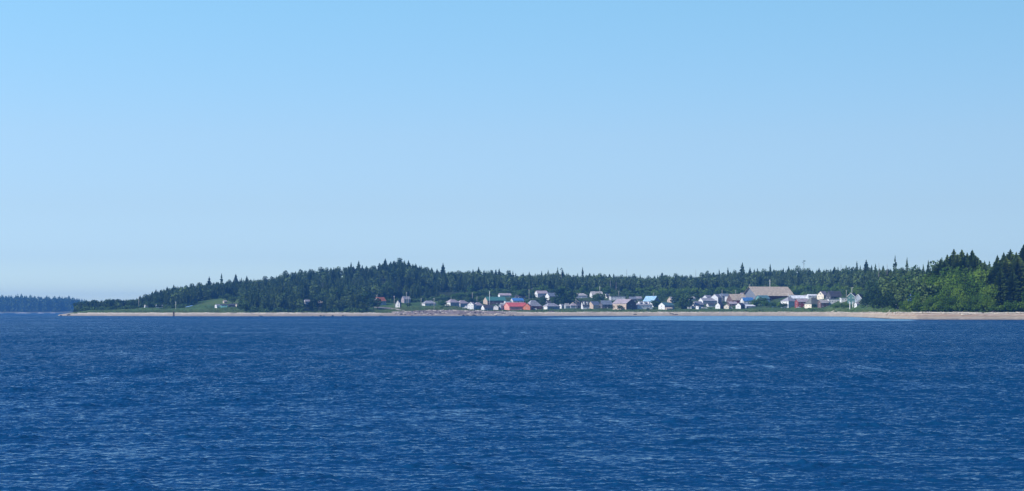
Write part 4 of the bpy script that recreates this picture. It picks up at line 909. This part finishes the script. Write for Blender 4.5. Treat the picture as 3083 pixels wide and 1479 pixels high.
# boats drawn up on land and on the beach
def boat(label, x, y, L_, yaw, col, D=None, tilt=0, up=False):
    D = D or gD(x, y, 8.); root = empty('rowing_boat' if L_ < 7 else 'boat', (PX(x, D), D, gz(x, D)+(0.9 if up else 0.1)), R(yaw), label, 'boat')
    root.rotation_euler = (R(tilt)+(math.pi if up else 0), 0, R(yaw))
    mb = MB(); n = 9; ring = []
    for i in range(n):
        f = i/(n-1); x_ = -L_/2+L_*f; wv = 0.9*math.sin(math.pi*min(1, (f*0.62+0.38)))**0.6 if f < 1 else 0.03; sh = 0.75+0.35*f*f
        ring.append([(x_,-wv,sh),(x_,-wv*0.75,0.3),(x_,0,0.0),(x_,wv*0.75,0.3),(x_,wv,sh)])
    for a, b in zip(ring[:-1], ring[1:]):
        for j in range(4): mb.face([a[j],b[j],b[j+1],a[j+1]])
    mb.face(ring[0]); hu = mb.build('hull', M['w_'+col], root)
    for f in (0.3, 0.6):
        mb = MB(); mb.box((-L_/2+L_*f-0.15,-0.7,0.45),(-L_/2+L_*f+0.15,0.7,0.5)); mb.build('thwart', M['drift2'], root)
boat('dark boat lying at the waterline below the teal-grey shed, right one of two',2033,949,7.5,5,'brown')
boat('dark small boat on the sand left of the other by the calm water',2022,946.5,5.5,-12,'dark')
boat('dark boat on the beach below the three-dormer house',1912,948,5,20,'brown')
boat('reddish boat drawn up at the top of the right-hand beach',2700,944,7,4,'darkred')
# upturned light-blue boat / tarpaulin by the mound
D = gD(570, 927); t_ = empty('tarpaulin_shelter', (PX(570, D), D, gz(570, D)), R(-12), 'light blue tarpaulin stretched over a low frame left of the grass mound', 'shelter')
mb = MB(); p = [(-5,-2,0.6),(4.6,-2,2.6),(4.6,2,3.4),(-5,2,1.4)]; mb.hull8(p+[(a,b,c+0.1) for a,b,c in p]); mb.build('tarpaulin', mat('blue_tarp', (0.25,0.45,0.72), 0.5, 0.1), t_)
for px_, py_, h_ in ((-4.8,-1.9,0.6),(4.4,-1.9,2.55),(4.4,1.9,3.35),(-4.8,1.9,1.4)):
    mb = MB(); mb.tube([(px_,py_,-0.5),(px_,py_,h_)], [0.07,0.07], 6); mb.build('post', M['pole'], t_)
# small blue tarpaulin heap
D = gD(2331, 925); mb = MB(); n = 9
gridp = [[(i*0.9-3.6, j*0.8-1.2, 0.1+1.2*math.sin(math.pi*i/8)*math.sin(math.pi*(j+0.5)/4)*(0.7+0.5*random.random())) for j in range(4)] for i in range(9)]
for i in range(8):
    for j in range(3): mb.face([gridp[i][j],gridp[i+1][j],gridp[i+1][j+1],gridp[i][j+1]])
o = mb.build('tarpaulin', M['r_blue'], smooth=True); o.location = (PX(2331, D), D-2, gz(2331, D)+0.2); props(o, 'crumpled blue tarpaulin heap in the grass below the hall', 'tarpaulin')

# ---------------------------------------------------------------- utility poles, posts and the beacon
def pole(x, yt, yb, label, pale=False, arm=True, r=0.17, lamp=False):
    D = gD(x, yb); H = (yb-yt)/F*D; root = empty('utility_pole', (PX(x, D), D, gz(x, D)), R(random.uniform(-25, 25)), label, 'utility pole')
    mb = MB(); mb.tube([(0,0,-1),(0,0,H*0.5),(0,0,H)], [r*1.15,r,r*0.8], 8); mb.build('post', M['polepale' if pale else 'pole'], root, True)
    if arm:
        mb = MB(); mb.box((-1.2,-0.09-r,H-0.95),(1.2,0.05-r,H-0.78)); ar = mb.build('cross_arm', M['pole'], root)
        for k in (-1.05,-0.5,0.5,1.05):
            mb = MB(); mb.tube([(k,-r,H-0.777),(k,-r,H-0.55)], [0.07,0.05], 6); mb.build('insulator', M['trim'], ar)
    if lamp:
        mb = MB(); mb.tube([(0,0,H-0.3),(0.6,-0.4,H+0.1),(1.3,-0.9,H+0.1)], [0.05,0.05,0.04], 6); la = mb.build('lamp_arm', M['polepale'], root)
        mb = MB(); mb.box((1.1,-1.1,H-0.12),(1.9,-0.7,H+0.08)); mb.build('lamp_head', M['trim'], la)
for a in [
 (418,893,928,'utility pole on the dune at the left before the hill begins'),(529,908,931,'pale pole standing behind the dark pile beacon',True),
 (1187,891,927,'pole just left of the steep white hut'),(1224,880,917,'taller pole behind the pink-gabled grey house'),(1230,896,926,'pole right of the pink-gabled grey house'),
 (1135,887,915,'pole behind the orange roof'),(1268,898,921,'pole left of the bungalow by itself on the slope'),(1307,898,937,'lone utility pole on the bank left of the village'),
 (1358,896,915,'short pole behind the first bungalow'),(1422,881,912,'pole above the white gabled house'),(1436,893,914,'short pole right of the one above the white gable'),
 (1474,877,918,'thick pale pole in front of the green roof',True),(1593,872,908,'tall pole behind the grey hip roof'),(1604,890,907,'pole just right of the tall one behind the hip roof'),
 (1734,900,931,'pole at the grass edge right of the centre trees'),(1806,862,884,'white-topped pole high at the village back',True),(1863,876,893,'pole above the long flat grey roof'),
 (1834,885,926,'pole left of the brown barn-like house'),(1968,882,900,'pole behind the pale blue roof'),(2174,873,914,'pole in front of the stacked grey roofs'),
 (2215,874,913,'dark pole left of the brown roof beside the hall'),(2236,890,916,'short pole by the bright blue roof left of the hall'),(2257,857,895,'pole rising at the left gable of the big hall'),
 (2318,842,895,'tall white pole rising behind the ridge of the big hall',True),(2373,882,918,'white post at the right corner of the big hall',True),(2424,886,908,'pole behind the long white roof'),
 (2476,893,926,'pole in front of the dark brown shed'),(2503,876,900,'pole in front of the large dark slate roof'),(2565,866,900,'pole with a pale lamp behind the green-walled house',True),
 (2548,874,903,'short pole left of the green-walled house')]:
    x, yt, yb, lb = a[:4]; pale = len(a) > 4
    pole(x, yt, yb, lb, pale, arm=not pale, r=0.36 if x in (1474, 2318) else 0.25, lamp=(x == 2565))
# pile beacon at the water's edge
D = float(Dsh(523))-6; b_ = empty('pile_beacon', (PX(523, D), D, 0), 0.2, 'dark brown cluster of timber piles at the waterline of the left beach', 'beacon')
for i, (dx, dy, h_) in enumerate([(-0.75,0,5.4),(0.75,0,5.1),(0,0.7,6.0),(0,-0.6,5.6),(0,0,7.4)]):
    mb = MB(); mb.tube([(dx*1.25,dy*1.25,-2),(dx,dy,2.5),(dx*0.75,dy*0.75,h_)], [0.36,0.33,0.27], 8); mb.build('pile', M['pilewood'], b_, True)
mb = MB(); mb.tube([(0,0,3.9),(0,0,4.3)], [1.15,1.15], 12); mb.build('band', M['pilewood'], b_)
# carved white posts at the right end of the village
for x, yt, yb, lb in ((2559,911,931,'tall white carved post at the right end of the village, left one of a pair'),(2568,911,925,'shorter white carved post right of the tall one')):
    D = gD(x, yb); H = (yb-yt)/F*D; c_ = empty('carved_post', (PX(x, D), D, gz(x, D)), 0, lb, 'post')
    mb = MB(); k = 14; pts_ = [(0,0,-0.5+(H+0.5)*i/k) for i in range(k+1)]; mb.tube(pts_, [0.62*(1-0.25*i/k)*(1+0.16*math.sin(i*2.1)) for i in range(k+1)], 10); mb.build('shaft', M['polepale'], c_, True)
    mb = MB(); mb.hull8([(-1.5,-0.15,H*0.86),(1.5,-0.15,H*0.86),(1.5,0.15,H*0.86),(-1.5,0.15,H*0.86),(-1.1,-0.1,H*0.99),(1.1,-0.1,H*0.99),(1.1,0.1,H*0.99),(-1.1,0.1,H*0.99)]); mb.build('wing', M['polepale'], c_)

# ---------------------------------------------------------------- gravel track
mb = MB(); pr = None
for i in range(26):
    f = i/25; x = 1126+(1220-1126)*f; yc = np.interp(x, [1126,1150,1175,1200,1220], [925.5,927,929,932.5,936.5]); hw = np.interp(f, [0,0.3,0.8,1], [0.7,1.6,1.7,1.0])
    Da, Db = gD(x, yc+hw), gD(x, yc-hw); Db = max(Db, Da+4)
    cur = ((PX(x, Da), Da, gz(x, Da)+0.12), (PX(x, (Da+Db)/2), (Da+Db)/2, gz(x, (Da+Db)/2)+0.25), (PX(x, Db), Db, gz(x, Db)+0.12))
    if pr:
        for j in (0, 1): mb.face([pr[j],cur[j],cur[j+1],pr[j+1]])
    pr = cur
props(mb.build('path', M['gravel']), kind='structure')

# ---------------------------------------------------------------- driftwood, rocks
logm = []
for k in range(5):
    mb = MB(); n = 7; L_ = 8.0; pts_ = [(-L_/2+L_*i/(n-1), 0.25*math.sin(i*1.1+k), 0.05*math.sin(i+k)) for i in range(n)]
    mb.tube(pts_, [0.42-0.035*i+0.03*random.random() for i in range(n)], 8)
    if k % 2 == 0: mb.tube([(-L_/2,0,0),(-L_/2-0.4,0.5,0.6)], [0.3,0.1], 6); mb.tube([(-L_/2,0,0),(-L_/2-0.3,-0.6,0.4)], [0.28,0.08], 6)
    else: mb.tube([(1.0,0,0.1),(1.9,0.5,0.9)], [0.13,0.05], 5)
    logm.append(mb.mesh('log', [M['drift' if k < 4 else 'drift2']], True))
def log(x, t, L_, yaw, lb, gp, k=None, thick=1.0, tilt=0):
    D = float(Dsh(x))+t; o = link(bpy.data.objects.new('driftwood_log', logm[r2.randrange(4) if k is None else k]))
    s = L_/8; o.scale = (s, thick, thick); o.location = (PX(x, D), D, gz(x, D)+0.32*thick); o.rotation_euler = (0, R(tilt), R(yaw)); props(o, lb, 'driftwood', gp)
zones = [(240,1140,74,'drift logs along the top of the long left beach','bleached driftwood log lying along the top of the long left beach'),
         (1190,1560,34,'scattered drift logs on the rocky bank','bleached driftwood log lying among the stones of the brown bank'),
         (1560,2500,96,'drift logs along the beach below the village','bleached driftwood log along the top of the beach below the village'),
         (2500,3090,56,'drift logs along the right beach','bleached driftwood log along the top of the right beach')]
for x0, x1, n, gp, lb in zones:
    for i in range(n):
        x = x0+(x1-x0)*(i+r2.random())/n; t = BW-2+r2.uniform(-5, 2) if gp[0] != 's' else r2.uniform(14, 72)
        log(x, t, r2.uniform(6, 17) if gp[0] != 's' else r2.uniform(4, 9), r2.gauss(0, 9) if gp[0] != 's' else r2.gauss(0, 35), lb, gp, thick=r2.uniform(0.8, 1.35))
log(2507, 60, 10, -32, 'large pale drift stump propped up at the grass edge right of the brown shed', None, 0, 1.6, -20)
log(2675, 50, 8, 40, 'tall tangled driftwood root at the corner of the right beach', None, 2, 1.5, -32)
log(2560, 44, 26, -3, 'longest drift log on the sand below the carved posts', None, 1, 1.8)
log(2909, 36, 8, 3, 'short log lying alone on the reddish sand of the right beach', None, 3, 1.3)
rockm = []
for k in range(4):
    r3 = np.random.default_rng(k+20); mb = MB(); n, m_ = 6, 9; ring = []
    for i in range(n):
        ph = math.pi*i/(n-1); ring.append([tuple(np.array([math.sin(ph)*math.cos(2*math.pi*j/m_), math.sin(ph)*math.sin(2*math.pi*j/m_)*0.8, math.cos(ph)*0.6+0.2])*(0.8+0.4*r3.random())) for j in range(m_)])
    for i in range(n-1):
        for j in range(m_): mb.face([ring[i][j],ring[i+1][j],ring[i+1][(j+1)%m_],ring[i][(j+1)%m_]])
    rockm.append((mb.mesh('rock', [M['rock']]), mb.mesh('pale_rock', [M['palerock']])))
def rock(x, t, s, lb, gp, pale=0):
    D = float(Dsh(x))+t; o = link(bpy.data.objects.new('rock', rockm[r2.randrange(4)][pale])); o.scale = (s*1.5, s, s*0.75); o.location = (PX(x, D), D, max(gz(x, D), -0.2)+0.1*s); o.rotation_euler = (0, 0, r2.random()*6)
    props(o, lb, 'rock', gp)
for x, s in [(942,1.3),(965,1.6),(975,1.3),(1001,2.0),(1032,1.5),(1040,1.2),(1145,1.2),(1150,1.0),(1240,1.2),(1395,2.4),(1404,1.5),(1408,1.5),(1425,1.9),(1430,1.7),(1448,1.0),(1535,1.3),(1545,1.5),(1575,1.3),(787,1.2),(782,1.0),(183,1.6),(1494,1.2)]:
    rock(x, r2.uniform(-1, 6), s, 'dark rock at the waterline', 'dark rocks at the waterline')
rock(207, 12, 2.2, 'dark rock standing on the tip of the spit', None)
rock(2958, 45, 1.6, 'dark stump-like rock at the top of the right beach', None); rock(2990, 56, 2.3, 'large dark reddish root mass at the back of the right beach below the spruces', None)
rock(1661, 56, 3.0, 'dark grey boulder in the grass edge right of the white-fronted house', None)
for i in range(80):
    rock(r2.uniform(1190, 1560), r2.uniform(10, 82), r2.uniform(0.5, 1.3), 'pale stone on the brown rocky bank', 'pale stones on the rocky bank', 1)
for i in range(50):
    rock(r2.uniform(1200, 1540), r2.uniform(8, 80), r2.uniform(0.5, 1.5), 'dark stone on the brown rocky bank', 'dark stones on the rocky bank', 0)
# small bushes dotted in the grass between beach and houses
for i in range(60):
    x = r2.uniform(1200, 2620); t = r2.uniform(70, 120); D = float(Dsh(x))+t
    tree('bush', x, D, r2.uniform(1.2, 2.6), 'small green bush in the grass between the beach and the houses', 'small bushes in the grass strip')

# ---------------------------------------------------------------- labels of repeated things: place along the shore by landmark
LM = [(232,'the tip of the spit'),(330,'the low dune'),(418,'the leftmost utility pole'),(470,'the small pale-roofed cabin'),(523,'the dark pile beacon'),(575,'the blue tarpaulin'),(650,'the grass mound'),(712,'the tan mound hut'),
 (760,'the right foot of the mound'),(860,'the first round-headed skyline tree'),(926,'the hidden white cabin'),(961,'the hidden brown-sided house'),(1026,'the white shed in the trees'),(1112,'the narrow white cabin'),(1144,'the orange-roofed house'),(1199,'the steep white hut'),
 (1225,'the pink-gabled grey house'),(1291,'the lone bungalow'),(1334,'the lone dark fir'),(1362,'the first bungalow'),(1391,'the second bungalow'),(1430,'the white front gable'),(1467,'the dark-roofed beach shed'),(1493,'the sea-facing white cabin'),(1552,'the red-roofed house'),
 (1605,'the dark red hip-roofed house'),(1660,'the white-fronted hip-roofed house'),(1706,'the village-centre trees'),(1762,'the two tall dormers'),(1789,'the tan blue-roofed house'),(1824,'the dark blue-grey house'),(1880,'the brown barn-like house'),(1936,'the three-dormer house'),
 (1965,'the pale blue roof'),(2006,'the teal-grey shed'),(2060,'the big dark tree pair'),(2099,'the sunlit white gable'),(2133,'the long grey-roofed house'),(2160,'the tall pale grey house'),(2187,'the cream cabin'),(2228,'the rightmost front gable'),(2256,'the slanted pale roof'),
 (2312,'the big hall'),(2376,'the white-fronted house'),(2414,'the dark red house'),(2450,'the olive roof'),(2478,'the dark brown shed'),(2511,'the dark slate roof'),(2544,'the low white sheds'),(2565,'the carved posts'),(2590,'the white gable boards'),(2640,'the dark thicket'),
 (2695,'the tallest spindly spruce'),(2746,'the blue-fronted house'),(2795,'the spike-topped spruce'),(2840,'the left foot of the spruce clump'),(2872,'the left peak of the spruce clump'),(2927,'the right peak of the spruce clump'),(2970,'the gap between the spruce stands'),(3012,'the left side of the edge spruces'),(3050,'the right edge spruces')]
GT = {'low dark trees on the tip of the spit':('low bushy dark tree','at'),'dark conifers along the skyline of the left hill':('dark skyline conifer','at'),
 'dark conifers along the low ridge behind the village':('dark skyline conifer','above'),'alders on the slope above the right beach':('leafy light green alder','below'),
 'alder bushes behind the right beach':('low green alder bush','below'),'dark trees at the right end of the village':('dark broad thicket tree','at'),
 'dark trees around the blue-fronted house':('dark bushy tree','behind'),'bushes below the blue-fronted house':('green bush','below'),
 'light green alders at the edge of the woods behind the village':('light green woodland-edge alder','above'),'conifers down the front of the wooded left hill':('dark hillside conifer','near'),
 'broadleaf trees on the wooded left hill':('dark broadleaf hillside tree','near'),'conifers at the front edge of the woods behind the village':('tall dark front-row conifer','above'),
 'bushy green trees filling the gaps between the back houses':('bushy green tree','near'),'drift logs along the top of the long left beach':('bleached drift log','below'),
 'scattered drift logs on the rocky bank':('pale drift log among stones','below'),'drift logs along the beach below the village':('bleached drift log','below'),
 'drift logs along the right beach':('bleached drift log','below'),'dark rocks at the waterline':('dark waterline rock','below'),'pale stones on the rocky bank':('pale bank stone','below'),
 'dark stones on the rocky bank':('dark bank stone','below'),'small bushes in the grass strip':('small green grass-strip bush','below')}
ORD = ['','second','third','fourth','fifth','sixth','seventh','eighth','ninth','tenth','eleventh','twelfth','thirteenth','fourteenth','fifteenth','sixteenth','seventeenth','eighteenth','nineteenth','twentieth']
clus = {}
for o in bpy.data.objects:
    if o.parent is None and o.get('group') in GT:
        x = o.location.x*F/o.location.y+CX
        if x > 3090: continue
        lm = min(LM, key=lambda l: abs(l[0]-x)); clus.setdefault((o['group'], lm[1]), []).append((x, o))
for (g_, lm), L_ in clus.items():
    sing, prep = GT[g_]; L_.sort(key=lambda a: a[0])
    for i, (x, o) in enumerate(L_):
        pos = '' if len(L_) == 1 else ('leftmost ' if i == 0 else 'rightmost ' if i == len(L_)-1 else (ORD[i] if i < 20 else 'far right')+' ')
        tail = ' from the left,' if pos and i not in (0, len(L_)-1) else ''
        o['label'] = f'{pos}{sing}{tail} {prep} {lm}'

# ---------------------------------------------------------------- haze: one even volume round everything
HD = 0.00008
mb = MB(); mb.box((-7600, -120, -12), (7600, 9400, 104)); hz = mb.build('haze', [])
hm = bpy.data.materials.new('haze_air'); hm.use_nodes = True; n = hm.node_tree; n.nodes.clear()
o = n.nodes.new('ShaderNodeOutputMaterial'); v = n.nodes.new('ShaderNodeVolumePrincipled'); v.inputs['Color'].default_value = (0.14, 0.45, 1.0, 1); v.inputs['Density'].default_value = HD; v.inputs['Anisotropy'].default_value = 0.2
n.links.new(v.outputs[0], o.inputs['Volume']); hz.data.materials.append(hm)
props(hz, 'thin blue sea haze over the whole bay', 'haze', kind='stuff')
print('objects', len(bpy.data.objects))
